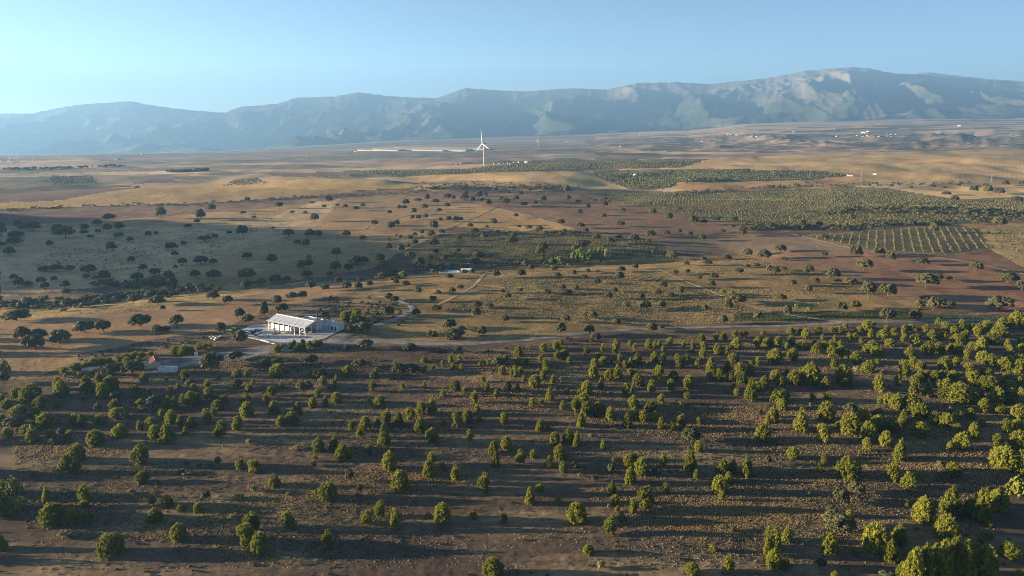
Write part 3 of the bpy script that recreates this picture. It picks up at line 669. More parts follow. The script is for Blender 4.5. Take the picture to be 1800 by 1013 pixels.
def pine_variant(k):
    g = random.Random(100 + k)
    kind = k % 4
    C = []; Rr = []
    W = [0.40, 0.46, 0.52, 0.44][kind]                     # half width for height 1
    nl = [12, 11, 10, 11][kind]
    for li in range(nl):
        h = 0.10 + 0.86 * li / (nl - 1)
        if kind == 0: rad = W * (1 - h) ** 0.75 * 1.12
        elif kind == 1: rad = W * math.sin(math.pi * min(1, 0.18 + 0.84 * h)) ** 0.75
        elif kind == 2: rad = W * max(0.0, 1 - ((h - 0.42) / 0.66) ** 2) ** 0.6
        else: rad = W * (1 - h ** 1.7) ** 0.8
        rad = max(rad, 0.05)
        n = max(1, int(rad * 27))
        ph = g.uniform(0, 6.28)
        for j in range(n):
            a = ph + 6.283 * j / n + g.uniform(-0.3, 0.3)
            rr = rad * g.choice((0.86, 0.95, 1.0, 1.04, 1.12)) * g.uniform(0.94, 1.05)
            C.append((math.cos(a) * rr, math.sin(a) * rr, h + g.uniform(-0.05, 0.05)))
            Rr.append(g.uniform(0.055, 0.115) * (0.8 + 0.45 * (1 - h)))
        if rad > 0.2:
            C.append((g.uniform(-.08, .08), g.uniform(-.08, .08), h)); Rr.append(rad * 0.74)
    if k >= 4:                                              # a second leader leaning out
        a = g.uniform(0, 6.28)
        for q in range(7):
            C.append((math.cos(a) * W * 0.75 + g.uniform(-.14, .14), math.sin(a) * W * 0.75 + g.uniform(-.14, .14), 0.32 + 0.07 * q)); Rr.append(0.12)
    return clump_mesh('crown', C, Rr, PINE, 30, 0.034, k, 0.66, 0.35, 1.1, True)

def lobed_pine(k):
    g = random.Random(150 + k)
    C = []; Rr = []
    n = 3 + k % 4
    for q in range(n):
        a = 6.283 * q / n + g.uniform(-.5, .5); r = 0.0 if q == 0 else g.uniform(0.16, 0.30)
        hz_, sz = (0.68, 0.24) if q == 0 else (g.uniform(0.28, 0.62), g.uniform(0.17, 0.25))
        cx, cy = math.cos(a) * r, math.sin(a) * r
        C.append((cx, cy, hz_)); Rr.append(sz * 0.78)
        C.append((cx * .6, cy * .6, hz_ * .5)); Rr.append(sz * 0.6)
        for i in range(20):
            t = (i + .5) / 20; z = 1 - 1.7 * t; ph = i * 2.39996 + g.uniform(-.3, .3); rr = math.sqrt(max(.03, 1 - z * z))
            s = sz * g.uniform(.85, 1.12)
            C.append((cx + math.cos(ph) * rr * s, cy + math.sin(ph) * rr * s, hz_ + z * s * 1.25)); Rr.append(g.uniform(.045, .085))
    for i in range(14): 
        a = g.uniform(0, 6.28); C.append((math.cos(a) * g.uniform(.1, .34), math.sin(a) * g.uniform(.1, .34), g.uniform(.1, .25))); Rr.append(g.uniform(.06, .11))
    return clump_mesh('crown', C, Rr, PINE, 26, 0.034, 40 + k, 0.66, 0.35, 1.1, True)

def oak_variant(k, m=OAK, name='crown'):
    g = random.Random(300 + k)
    C = []; Rr = []
    lift = [0.10, 0.30, 0.16, 0.36, 0.08, 0.22][k % 6]
    for i in range(46):
        t = (i + 0.5) / 46
        z = 1 - t * 1.25
        a = i * 2.39996 + g.uniform(-0.3, 0.3)
        r = math.sqrt(max(0.02, 1 - z * z))
        s = g.uniform(0.72, 1.0)
        zz = lift + (1 - lift) * (0.36 + 0.50 * z * s)
        C.append((0.5 * r * math.cos(a) * s * 0.92, 0.5 * r * math.sin(a) * s * 0.92, zz)); Rr.append(g.uniform(0.10, 0.175))
    for i in range(5): C.append((g.uniform(-.2, .2), g.uniform(-.2, .2), lift + (1 - lift) * 0.42)); Rr.append(0.24)
    return clump_mesh(name, C, Rr, m, 26, 0.038, 500 + k, 0.80, 0.25)

def bush_variant(k, m):
    g = random.Random(700 + k)
    C = [(g.uniform(-.32, .32), g.uniform(-.32, .32), g.uniform(0.25, 0.7)) for _ in range(14)]
    return clump_mesh('foliage', C, [g.uniform(0.18, 0.30) for _ in C], m, 22, 0.07, 900 + k, 0.7)

def trunk_mesh(k, h, r, limbs):
    g = random.Random(40 + k); b = MB()
    p = Vector((0, 0, -0.04)); q = Vector((g.uniform(-.03, .03), g.uniform(-.03, .03), h))
    b.bar(p, q, r, r * 0.7)
    for i in range(limbs):
        a = 6.283 * i / limbs + g.uniform(-.4, .4)
        b.bar(q - Vector((0, 0, h * 0.2)), q + Vector((math.cos(a) * 0.22, math.sin(a) * 0.22, g.uniform(0.15, 0.3))), r * 0.55, r * 0.2)
    return b.mesh('trunk', BARK)

PINES = [pine_variant(k) for k in range(8)] + [lobed_pine(k) for k in range(4)]
PINE_T = [trunk_mesh(k, 0.45, 0.022, 3) for k in range(2)]
OAKS = [oak_variant(k) for k in range(6)]
OAK_T = [trunk_mesh(10 + k, [0.22, 0.42, 0.28, 0.46, 0.2, 0.34][k], 0.035, 4) for k in range(6)]
BROADS = [oak_variant(k, BROAD) for k in (0, 4)]
BUSH_D = [bush_variant(k, OAK) for k in range(3)]
BUSH_H = [bush_variant(k + 5, HERB) for k in range(3)]

# where the trees stand, read off enlarged views of the photograph: window origin, scale, then (x, foot y, height, width)
W4 = {
'A': (0, 760, 4, [(540,215,105,95),(465,300,120,95),(540,300,80,75),(995,255,150,125),(1000,365,80,85),(335,490,95,65),(605,545,145,110),(30,600,165,120),(375,670,130,125),(500,655,90,100),(615,665,90,90),(1075,520,85,70),(1180,540,90,85),(1090,645,100,110),(1390,570,60,50),(1270,560,40,50),(1262,775,115,105),(785,885,130,140),(10,840,120,80),(1690,265,65,60),(1775,300,100,110),(1735,800,140,140),(1775,700,120,120)]),
'B': (450, 760, 4, [(30,865,145,120),(10,295,95,60),(130,395,95,95),(940,275,140,105),(1235,240,95,80),(1215,325,130,105),(1405,375,135,110),(505,490,120,120),(1015,425,140,115),(1610,450,150,130),(230,700,135,115),(0,690,100,80),(880,615,130,110),(780,660,100,95),(980,700,150,115),(1310,645,125,115),(1740,650,80,75),(1530,610,50,60),(1210,610,40,60),(510,840,135,105),(1665,1035,140,150),(1685,245,110,65),(415,215,60,60),(1315,265,60,60)]),
'C': (900, 760, 4, [(60,240,115,105),(335,205,120,95),(260,255,90,70),(150,185,60,50),(360,290,85,65),(710,240,65,45),(815,265,105,95),(860,205,70,55),(910,310,115,95),(830,375,130,90),(1060,255,105,80),(1250,280,150,100),(1290,340,75,50),(1480,310,115,110),(1550,300,110,80),(1650,320,140,90),(1455,440,115,95),(1520,360,80,60),(1475,485,65,50),(700,440,95,70),(1080,440,85,75),(725,510,65,55),(125,515,125,80),(320,515,55,50),(195,415,45,60),(940,565,175,135),(845,590,125,80),(455,655,155,145),(695,745,145,130),(770,630,70,65),(740,570,50,40),(535,870,75,85),(1410,850,55,70),(1265,1010,85,95),(1510,1005,115,120),(1790,890,200,100)]),
'D': (1350, 760, 4, [(170,195,80,70),(920,205,140,95),(690,145,95,80),(640,165,40,40),(390,230,70,75),(355,285,60,50),(560,335,130,140),(875,365,135,110),(980,420,120,115),(1050,345,60,60),(1300,330,100,110),(570,605,55,50),(970,530,50,60),(1085,650,165,130),(1275,600,180,130),(1490,635,195,125),(1605,560,130,130),(1430,600,100,90),(1250,770,155,135),(1550,675,45,50),(1650,270,130,140),(1765,290,140,100),(40,840,160,110),(130,780,105,75),(35,970,110,90),(125,985,80,80),(425,860,135,110),(745,850,160,140),(915,800,125,110),(855,925,145,105),(600,860,50,50),(465,1045,60,60),(1090,1075,230,150),(1010,1085,220,140),(1150,1040,210,150),(1215,1060,250,150),(1290,1040,250,150),(1360,1065,240,150),(1430,1050,220,140),(1520,1080,220,150),(930,1030,100,70),(1690,890,85,110),(1540,755,50,80),(1770,1045,60,100)]),
'E': (0, 560, 4, [(1230,255,60,75),(1290,260,60,70),(1340,255,60,70),(1400,235,60,70),(1440,225,50,60),(1475,210,40,60),(530,370,50,65),(445,405,55,75),(460,420,30,35),(600,350,35,40),(655,340,50,55),(715,335,60,60),(770,335,60,70),(830,320,60,70),(885,310,60,60),(945,305,65,65),(1000,290,55,60),(1060,270,40,60),(560,420,45,55),(655,400,40,50),(895,335,60,70),(975,318,50,50),(1015,455,70,55),(1300,445,75,75),(1175,445,35,40),(1665,420,60,65),(1745,425,70,55),(1535,435,30,30),(1255,490,30,30),(1360,520,55,50),(1460,500,65,60),(1470,580,90,85),(1780,470,45,45),(1750,515,50,50),(700,465,75,75),(785,520,95,90),(725,560,100,85),(615,530,110,100),(410,510,85,75),(435,555,105,105),(220,600,105,110),(115,560,60,65),(290,640,80,95),(410,625,55,60),(45,640,60,75),(950,565,90,90),(1045,545,50,45),(1200,535,60,80),(810,660,80,90),(825,710,70,85),(990,635,60,60),(955,620,30,40),(1185,635,85,55),(1225,640,80,60),(1290,600,60,45),(1345,625,110,80),(1385,590,60,50),(1525,585,50,55),(1585,610,70,65),(1530,650,75,80),(1500,690,60,60),(1740,700,110,100),(1730,610,80,90),(700,750,60,70),(1135,715,70,60),(1205,745,95,90),(1265,760,75,50),(1065,790,90,90),(985,790,70,50),(1345,770,75,75),(1455,750,110,100),(1305,820,55,50),(1095,860,95,75),(1180,875,120,120),(845,845,90,105),(1555,850,120,100),(1670,800,105,85),(680,905,105,110),(520,760,75,70),(580,775,90,75),(325,770,95,100),(250,690,60,70),(130,700,70,90),(260,740,50,60),(20,740,60,45),(60,850,75,60),(235,880,115,80),(360,870,75,70),(490,850,55,65),(185,810,50,60),(15,590,50,40)]),
'F': (450, 560, 4, [(150,240,55,60),(185,225,50,50),(240,225,60,55),(290,230,55,55),(330,225,50,50),(380,215,60,55),(420,205,60,60),(450,200,50,50),(270,190,40,45),(330,185,40,45),(135,215,35,35),(150,415,85,95),(645,410,70,70),(845,380,40,45),(975,330,35,35),(1180,315,55,55),(1245,365,45,45),(1190,370,40,40),(1310,345,50,45),(1370,320,75,45),(1385,360,50,40),(1430,310,60,60),(1445,375,60,60),(1575,340,40,40),(1730,400,65,55),(1695,305,40,40),(1755,290,40,40),(1795,415,60,40),(1630,330,50,40),(470,470,60,50),(565,440,50,35),(545,480,50,50),(175,495,50,55),(115,555,80,85),(75,620,90,65),(130,680,100,95),(430,565,70,80),(400,630,75,65),(490,620,80,50),(570,600,75,70),(815,525,80,80),(870,625,85,85),(800,605,50,40),(1030,495,45,45),(1185,495,55,40),(1400,515,85,85),(1315,555,70,50),(1460,540,55,60),(1600,460,60,65),(1620,520,70,60),(1540,605,95,80),(1555,660,60,55),(1690,550,50,40),(295,680,90,75),(255,750,95,95),(175,760,75,80),(670,805,85,85),(740,850,100,90),(770,770,85,75),(925,750,105,95),(905,900,165,105),(825,805,55,40),(1005,760,110,70),(855,750,60,50),(1085,725,100,85),(1160,690,105,95),(1240,680,130,80),(1155,810,120,100),(1240,890,120,115),(1400,780,120,95),(1485,735,95,80),(1745,750,90,80),(1570,730,50,50),(1500,870,90,80),(1320,745,35,45),(440,945,105,85),(550,930,95,80),(610,1000,115,130),(795,975,90,75),(1670,960,100,85),(1760,930,105,85)]),
'G': (900, 560, 4, [(220,235,70,60),(310,220,70,60),(345,185,45,40),(45,270,80,80),(30,330,60,70),(100,325,55,40),(320,300,80,70),(365,290,70,70),(400,320,50,40),(205,315,65,60),(230,365,90,75),(240,385,40,60),(520,265,75,75),(640,245,70,65),(600,280,45,50),(725,260,110,80),(830,195,40,35),(860,235,60,50),(960,215,75,60),(1000,235,80,55),(1035,190,35,30),(1110,190,60,65),(1060,245,55,50),(1000,305,75,60),(1060,310,70,60),(755,310,70,60),(790,355,60,60),(830,345,70,50),(880,325,85,80),(580,345,60,60),(570,420,90,75),(645,330,65,80),(700,320,35,30),(955,335,35,30),(1050,330,30,30),(1265,245,95,60),(1330,170,65,75),(1345,220,60,70),(1340,285,80,70),(1205,210,55,50),(1435,165,65,55),(1490,160,65,65),(1445,255,80,70),(1570,145,65,75),(1630,145,65,70),(1575,220,80,80),(1510,260,65,50),(1725,215,85,75),(1790,200,60,50),(1765,120,40,50),(1555,320,70,75),(1725,330,55,55),(1175,355,90,80),(1160,290,45,40),(1225,310,60,60),(1305,360,75,60),(1395,390,120,80),(1400,440,80,80),(1450,445,95,75),(1510,390,80,65),(1530,450,80,80),(1600,410,90,70),(1670,400,100,85),(1610,460,75,75),(1675,585,160,95),(1770,490,85,65),(1560,500,45,45),(1580,545,60,50),(1720,510,60,60),(20,425,100,70),(60,385,45,40),(85,440,45,35),(160,490,90,85),(215,430,60,45),(285,460,65,45),(345,445,40,30),(305,500,40,35),(265,585,105,70),(385,530,40,35),(525,545,100,80),(475,540,50,60),(625,495,85,55),(680,450,95,80),(740,430,110,75),(830,390,40,50),(855,420,60,50),(885,480,85,85),(1030,440,110,110),(1135,440,75,70),(980,535,105,90),(1115,525,100,85),(1240,500,95,70),(800,555,100,75),(845,530,75,35),(1230,565,50,60),(140,630,70,55),(205,615,55,55),(355,655,80,60),(450,670,120,90),(500,620,90,80),(525,700,120,90),(485,770,115,80),(610,690,95,90),(690,720,100,85),(850,640,100,80),(890,620,40,40),(860,720,100,70),(810,775,120,85),(970,660,80,90),(1000,730,80,60),(920,730,80,60),(1050,610,80,75),(1190,615,40,45),(1225,640,45,40),(195,800,90,70),(255,790,40,50),(1045,795,100,70),(1120,800,80,60),(1190,790,110,85),(1310,750,55,50),(1795,740,70,40),(1760,875,120,110),(300,890,85,70),(395,890,100,80),(455,910,115,60),(640,925,85,55),(1310,945,80,60),(40,520,70,50),(1240,925,35,25)]),
'H': (1350, 540, 4, [(155,200,60,85),(225,195,45,40),(265,225,65,60),(355,200,70,80),(445,180,40,50),(500,180,45,55),(540,150,35,35),(565,250,70,60),(610,230,50,40),(640,185,50,60),(695,165,65,65),(720,215,60,45),(745,150,50,40),(825,185,55,50),(805,230,60,70),(885,205,55,55),(950,190,60,50),(1000,165,40,50),(1030,205,50,40),(1035,260,60,65),(955,260,70,55),(1105,180,50,50),(1150,235,70,75),(1190,135,50,50),(1230,235,55,55),(1250,165,55,80),(1310,190,50,55),(1355,165,70,65),(1320,265,70,90),(1385,250,75,80),(1430,170,55,70),(1475,180,60,60),(1475,220,50,60),(1540,160,60,70),(1590,200,60,60),(1640,210,70,80),(1570,265,70,70),(1640,145,65,70),(1690,150,70,75),(1745,115,70,65),(1790,150,60,50),(1770,270,50,60),(70,270,65,65),(160,265,60,50),(20,280,55,60),(130,310,55,55),(240,300,60,70),(170,380,80,70),(380,240,50,50),(325,260,35,40),(340,330,75,80),(395,295,50,50),(440,280,50,50),(465,250,50,45),(500,300,60,50),(445,360,85,80),(510,350,70,60),(545,360,60,50),(610,400,85,85),(730,330,90,120),(760,345,60,80),(650,260,40,50),(855,280,50,60),(995,365,90,80),(1120,360,105,95),(1195,335,80,75),(1280,320,60,60),(1330,350,90,100),(1395,375,70,55),(1430,300,50,55),(1495,315,90,75),(1680,280,50,45),(1690,350,70,60),(1730,320,50,50),(1780,300,40,40),(1790,350,50,40),(45,400,95,95),(455,420,45,50),(700,480,95,105),(765,410,40,35),(955,490,105,90),(1015,430,75,75),(1060,445,60,60),(1095,440,50,40),(1240,445,80,75),(1320,420,60,80),(1505,395,70,70),(1565,420,70,70),(1655,460,90,95),(1755,470,90,80),(1695,400,55,50),(1775,400,60,60),(55,520,70,80),(130,480,45,50),(180,550,90,90),(235,520,95,90),(295,550,135,110),(400,580,85,75),(525,550,120,105),(90,580,85,75),(780,595,125,85),(910,565,80,75),(1065,530,85,70),(1110,520,70,60),(1160,540,80,80),(1215,530,75,55),(1300,520,65,65),(1250,580,75,60),(1200,570,50,50),(1330,540,40,40),(1410,500,90,85),(1440,555,95,90),(1530,500,75,75),(1545,590,85,105),(1675,550,90,75),(1700,590,60,65),(1755,560,60,60),(75,680,100,120),(30,680,75,65),(95,725,70,65),(305,670,65,70),(415,675,75,60),(790,700,75,55),(845,690,75,60),(895,725,105,90),(1015,635,140,100),(1120,635,105,70),(1010,735,100,115),(1070,790,100,110),(1240,665,90,100),(1340,685,120,130),(1440,680,70,65),(1500,640,70,60),(1600,690,110,90),(1700,690,100,80),(1775,620,50,60),(1510,755,100,80),(1620,760,70,80),(1750,800,100,85),(30,820,110,85),(225,880,165,115),(405,810,120,105),(660,810,95,90),(770,800,85,80),(765,870,90,85),(570,905,130,120),(495,850,45,45),(870,900,95,110),(945,840,110,75),(700,940,110,100),(375,970,140,150),(1165,840,90,90),(1220,800,50,40),(1250,860,90,90),(1275,770,60,50),(1345,800,60,50),(1415,790,70,60),(1070,920,100,100),(1330,890,60,60),(1435,930,100,80),(1500,850,60,60),(1665,890,90,90),(1755,880,75,80),(825,990,110,80),(1275,1010,60,50),(1360,1015,115,110),(1610,980,75,70),(1755,1005,100,100)]),
}
BARN_PINES = (600, 380, 3, [(25,560,55,55),(60,565,50,50),(95,565,45,50),(120,560,35,35),(45,540,45,45),(80,545,45,45),(15,540,35,40),(70,520,35,35)])
OAK_W = [
(0, 760, 4, [(240,310,35,35),(1535,245,55,45),(1485,250,35,45),(1270,295,35,50),(755,645,35,45),(1400,240,25,30),(1450,480,55,65),(1315,232,25,30),(1105,375,30,30)]),
(450, 760, 4, [(405,250,45,50),(660,355,75,65),(730,430,55,45),(720,462,30,40)]),
(900, 760, 4, [(695,295,60,60),(580,350,50,50),(450,265,45,45),(1000,285,40,45),(1555,710,40,55),(1795,235,60,50)]),
(1350, 760, 4, [(20,245,50,60),(1215,285,60,75),(1240,355,75,90),(510,515,90,110),(615,450,75,110),(495,740,135,220),(370,970,60,70),(1490,795,40,40)]),
(0, 560, 4, [(160,165,80,100),(280,160,65,100),(145,245,80,140),(240,235,90,130),(420,195,85,130),(595,115,75,135),(730,105,70,95),(985,75,80,150),(1245,70,75,95),(1105,115,55,70),(1165,110,45,70),(1400,390,85,120),(1480,380,110,130),(1530,340,70,100),(1650,300,55,125),(1690,195,90,100),(1660,140,60,80),(1740,195,80,110),(1550,110,70,80),(780,415,75,120),(935,410,90,150),(25,470,70,80),(1340,490,50,75),(1660,500,60,90),(1090,640,75,100),(690,655,45,50),(600,595,40,45),(820,580,50,80),(110,770,65,130),(430,830,45,50),(410,890,50,110),(880,720,50,60)]),
(450, 560, 4, [(635,225,40,45),(770,225,65,120),(1080,240,55,110),(1285,240,35,70),(1420,245,45,65),(1360,85,70,115),(1240,150,55,90),(1390,155,75,170),(1590,130,70,75),(1445,95,40,70),(740,125,80,150),(670,128,65,90),(725,360,60,110),(1000,400,75,100),(1090,400,70,140),(1170,400,50,70),(830,435,55,70),(60,345,50,110),(140,345,55,110),(380,330,50,130),(440,425,50,130),(340,515,55,130),(540,500,40,70),(1710,350,65,130),(1760,530,75,80),(205,400,40,60)]),
(900, 560, 4, [(340,130,85,90),(545,120,70,85),(590,165,60,90),(980,105,65,90),(1050,75,30,40),(395,165,35,70),(1260,890,100,140),(1740,705,50,45)]),
(1350, 540, 4, [(835,105,75,105),(1035,95,65,80),(540,565,60,90),(580,760,65,100)]),
(0, 140, 3, [(1305,650,25,35),(1472,680,28,45),(1735,650,30,45),(1117,697,35,45),(850,735,50,55),(575,745,30,65),(515,775,28,45),(1060,745,50,50),(1040,760,20,35),(990,785,20,40),(1283,712,15,35),(1340,735,15,30),(1540,708,15,30),(1610,708,12,25),(1660,752,38,50),(1645,660,15,30),(1710,678,15,30),(1780,672,15,25),(725,575,10,25),(97,788,38,40),(170,803,40,75),(120,800,25,30),(305,810,35,55),(345,842,50,95),(447,800,30,40),(445,825,25,40),(518,812,18,30),(570,810,38,42),(633,803,38,50),(478,835,12,35),(627,838,25,45),(785,832,25,35),(823,822,18,25),(687,858,22,35),(90,845,35,70),(15,835,60,40),(80,878,35,70),(15,890,25,40),(265,885,28,35),(970,875,18,30),(1080,860,30,70),(1135,840,22,35),(1280,830,50,60),(1210,820,20,30),(1525,835,40,65),(1635,835,40,55),(1680,835,35,45),(1568,872,22,45),(1615,890,40,45),(1440,790,12,25)]),
(0, 400, 3, [(55,155,40,50),(590,130,40,50),(905,125,35,65),(925,155,25,35),(695,190,30,40),(1060,200,40,75),(1125,200,30,40),(965,205,35,45),(1305,170,32,58),(1435,192,45,58),(1630,175,28,30),(1775,160,45,55),(1590,225,45,50),(1630,222,45,45),(1770,245,55,65),(1740,265,30,40),(1620,270,35,60),(925,220,18,25),(757,235,32,40),(820,255,32,55),(470,248,40,75),(290,235,30,50),(320,232,25,30),(370,240,30,45),(240,235,25,60),(550,268,32,50),(455,275,22,35),(555,285,45,55),(75,285,28,35),(100,320,40,50),(145,315,25,50),(220,300,30,45),(288,290,25,30),(235,330,30,45),(345,325,35,45),(350,360,28,40),(725,290,40,60),(750,280,30,50),(890,300,60,70),(910,315,40,60),(1033,270,38,55),(1130,288,52,75),(1305,290,60,95),(1300,328,38,65),(1370,315,38,70),(1455,305,45,75),(1515,295,30,45),(1125,388,45,70),(1075,358,35,65),(1200,412,42,62),(1640,330,35,60),(1715,340,35,50),(1785,310,40,45),(1265,485,50,60),(1310,515,45,65),(1395,440,45,35),(1395,475,55,50),(1465,418,50,50),(1485,455,45,75),(1540,390,40,65),(1595,380,40,55),(705,405,40,55),(800,380,40,70),(830,415,45,80),(360,430,45,60),(860,440,25,30),(90,505,35,120),(40,500,30,60)]),
(600, 140, 3, [(20,680,20,35),(113,675,20,30),(78,693,22,40),(340,665,30,45),(330,685,20,45),(305,698,30,25),(383,712,30,38),(255,718,25,28),(405,648,18,50),(452,650,38,35),(497,655,22,50),(560,638,32,50),(590,640,25,30),(440,688,28,40),(515,702,22,40),(558,680,28,38),(655,615,25,40),(650,640,35,50),(690,650,30,40),(725,638,45,45),(762,618,18,28),(745,648,22,35),(772,672,38,50),(845,650,28,40),(865,668,38,50),(880,605,15,22),(945,615,25,35),(920,643,28,40),(965,670,22,45),(1020,672,28,35),(1060,652,35,50),(990,592,18,28),(1070,592,22,30),(1188,605,40,40),(1195,645,30,35),(1250,655,20,35),(1332,645,15,28),(1390,640,20,30),(1388,675,30,38),(1298,688,28,38),(1485,702,22,32),(1255,718,30,38),(1640,728,40,50),(1383,738,28,35),(1725,745,38,50),(1625,668,20,25),(1780,695,22,30)]),
(600, 380, 3, [(375,20,22,28),(408,20,25,32),(445,22,28,30),(523,32,22,28),(567,38,32,38),(605,35,30,45),(630,35,25,30),(802,52,35,45),(920,12,25,32),(680,65,25,40),(488,92,55,60),(28,112,32,50),(110,130,25,50),(175,52,28,45),(262,75,40,50),(293,52,28,38),(362,132,28,35),(388,115,25,30),(425,103,25,30),(530,100,28,40),(475,110,30,40),(490,165,40,60),(620,130,25,40),(755,125,32,50),(705,95,28,55),(768,70,18,22),(938,65,15,25),(910,115,28,45),(990,68,15,40),(1045,85,30,45),(1080,105,25,35),(1120,105,25,35),(1175,88,20,28),(1158,50,30,50),(1260,68,30,55),(1285,95,30,45),(1470,58,28,55),(1630,115,35,65),(1545,138,38,65),(1460,125,25,50),(1780,100,28,30),(1715,105,25,40),(1345,130,32,50),(1420,152,35,50),(1620,150,25,28),(900,155,45,70),(250,183,35,40),(315,210,50,50),(350,175,25,30),(388,165,35,40),(365,235,40,65),(410,280,55,70),(205,260,50,60),(220,280,40,60),(75,260,45,90),(120,260,40,60),(40,295,40,50),(470,240,30,40),(500,205,30,40),(545,250,40,45),(720,235,45,65),(705,250,30,60),(1060,190,45,70),(1050,215,45,60),(615,200,28,40),(1265,185,50,80),(1230,200,45,50),(1300,160,30,40),(1655,180,22,30),(1645,205,22,25),(970,275,35,50),(1000,295,35,45),(1120,300,35,50),(1140,330,30,50),(1225,325,35,35),(1300,305,25,30),(1350,300,15,30),(1280,335,25,40),(1345,362,28,55),(1475,300,30,55),(1465,345,45,60),(1550,285,30,40),(1745,235,45,65),(1760,315,28,40),(815,330,40,55),(950,325,40,55),(690,310,28,35),(650,310,25,40),(570,335,28,55),(220,340,38,65),(290,365,30,40),(340,375,30,55),(30,390,40,60),(90,400,45,50),(150,375,30,45),(100,350,25,45),(405,415,35,45),(510,418,28,35),(585,410,30,45),(627,395,30,40),(480,460,35,55),(850,410,22,38),(945,410,28,35),(875,445,35,50),(1085,418,28,50),(1165,390,28,45),(1195,415,25,60),(1240,395,25,35),(1410,440,35,45),(1440,405,25,40),(1500,500,40,45),(1695,385,35,55),(1665,425,35,50),(1580,445,35,45),(1605,500,50,65),(1735,440,35,55),(1690,490,38,50),(1785,430,50,40),(715,490,35,60),(710,545,55,55),(785,492,30,45),(865,565,38,50),(1180,565,40,60),(1290,545,35,60),(1325,555,45,60),(1450,580,35,55),(240,535,55,90),(395,530,35,50),(500,510,35,70),(250,450,40,50),(280,460,35,55)]),
(1200, 400, 3, [(35,52,28,40),(103,72,30,45),(312,48,40,50),(210,30,16,40),(745,65,25,45),(872,22,18,25),(512,138,38,65),(342,158,40,55),(428,175,50,75),(535,178,15,45),(745,158,25,42),(910,160,50,70),(1035,150,35,60),(1095,182,40,48),(1262,205,35,62),(1543,235,40,60),(957,237,55,80),(1285,330,65,105),(1345,290,35,45),(1398,282,20,40),(1715,300,45,88),(1785,338,40,60),(790,280,52,72),(665,240,35,55),(650,255,30,30),(700,300,30,45),(660,350,40,40),(885,310,35,75),(810,295,20,50),(975,385,75,80),(1080,370,60,85),(1670,445,62,115),(1320,445,60,60),(1250,430,35,60),(1285,395,25,60),(1360,420,35,60),(1410,430,30,50),(835,448,45,60),(910,435,38,55),(520,390,30,60),(575,310,30,55),(275,415,50,110),(240,450,50,50),(310,400,35,50),(550,475,55,45),(395,495,45,55),(210,515,45,55),(115,455,40,40),(165,275,30,50),(85,280,25,35),(150,320,35,50),(110,180,22,40),(130,205,28,55),(20,205,25,35),(25,248,25,35),(295,250,30,50),(230,175,22,60),(390,210,20,40),(340,215,18,40),(455,245,35,40),(490,250,35,50),(530,230,22,40)]),
(1200, 90, 2.895, [(55,885,42,55),(108,885,25,40),(173,868,22,35),(257,877,30,45),(605,900,35,45),(855,870,30,40),(695,900,28,35),(450,910,30,60),(1165,890,28,40),(1610,900,45,60),(1275,930,40,45),(1480,720,25,40),(1550,730,35,40),(1610,735,30,45),(1340,738,18,45),(1640,688,22,35),(1540,695,18,28),(1730,685,20,30),(1160,700,12,22),(1270,695,12,30),(1060,695,15,25),(1400,690,12,25),(1500,698,10,30),(1330,700,10,25),(1695,775,25,50),(1380,770,25,40)]),
]
BROAD_W = [(600, 380, 3, [(1235,245,55,65),(1270,250,55,65),(1300,252,60,70),(1335,247,50,60),(1255,230,55,55),(1150,250,35,60),(1110,250,25,40),(325,335,40,70),(1515,220,28,32)]), (1200, 400, 3, [(210,355,25,35),(260,360,25,30),(665,445,22,30),(600,425,20,25)])]
POP_W = (600, 380, 3, [(1335,225,50,22),(1360,215,50,22),(1395,240,60,28),(1310,215,40,20),(1378,225,45,20)])
HERB_W = [(0, 760, 4, [(1325,310,35,65),(920,440,40,50),(470,440,35,45),(460,750,50,90),(530,745,45,80),(735,755,40,60),(1645,610,40,50),(1690,480,50,70),(1765,90,50,65),(1780,430,60,70)]), (450, 760, 4, [(695,490,30,45),(285,130,45,80),(225,450,30,40)]), (900, 760, 4, [(625,965,60,60),(680,530,30,35),(470,320,40,30),(555,40,35,35)]), (1350, 760, 4, [(825,1020,40,80),(1755,455,40,40),(285,450,40,40)]), (1350, 540, 4, [(630,460,45,60),(800,610,35,40),(305,705,35,35)])]

def tree_list(win):
    """window list -> ground point, height and width in metres"""
    ox, oy, s, L = win
    a = np.array(L, float)
    u = ox + a[:, 0] / s; vb = oy + a[:, 1] / s; hp = a[:, 2] / s; wp = a[:, 3] / s
    dep = np.arctan((vb - HOR) / FOC)
    X, Y, Z = hit(u, np.maximum(vb - 0.38 * wp * np.sin(dep), HOR + 60))
    D = np.sqrt(X * X + Y * Y + CAM_Z ** 2)
    Wm = wp * D / FOC
    Hm_ = np.maximum((hp * D / FOC - 0.38 * Wm * np.sin(dep)) / np.cos(dep), 0.35 * Wm)
    return list(zip(X, Y, Z, Hm_, Wm, u, vb, hp * wp))
# ------------------------------------------------------------------ planting
def place_tree(name, crown, trunk, X, Y, Z, h, w, label, cat, group, rz, wunit=1.08, parts=True):
    if parts:
        t = empty(name, (X, Y, Z - 0.05), rz)
        t.scale = (w / wunit, w / wunit, h)
        c = bpy.data.objects.new('crown', crown); link(c, t)
        k = bpy.data.objects.new('trunk', trunk); link(k, t)
    else:
        t = bpy.data.objects.new(name, crown); link(t)
        t.location = (X, Y, Z - 0.05); t.rotation_euler = (0, 0, rz); t.scale = (w / wunit, w / wunit, h)
    tag(t, label, cat, group)
    return t

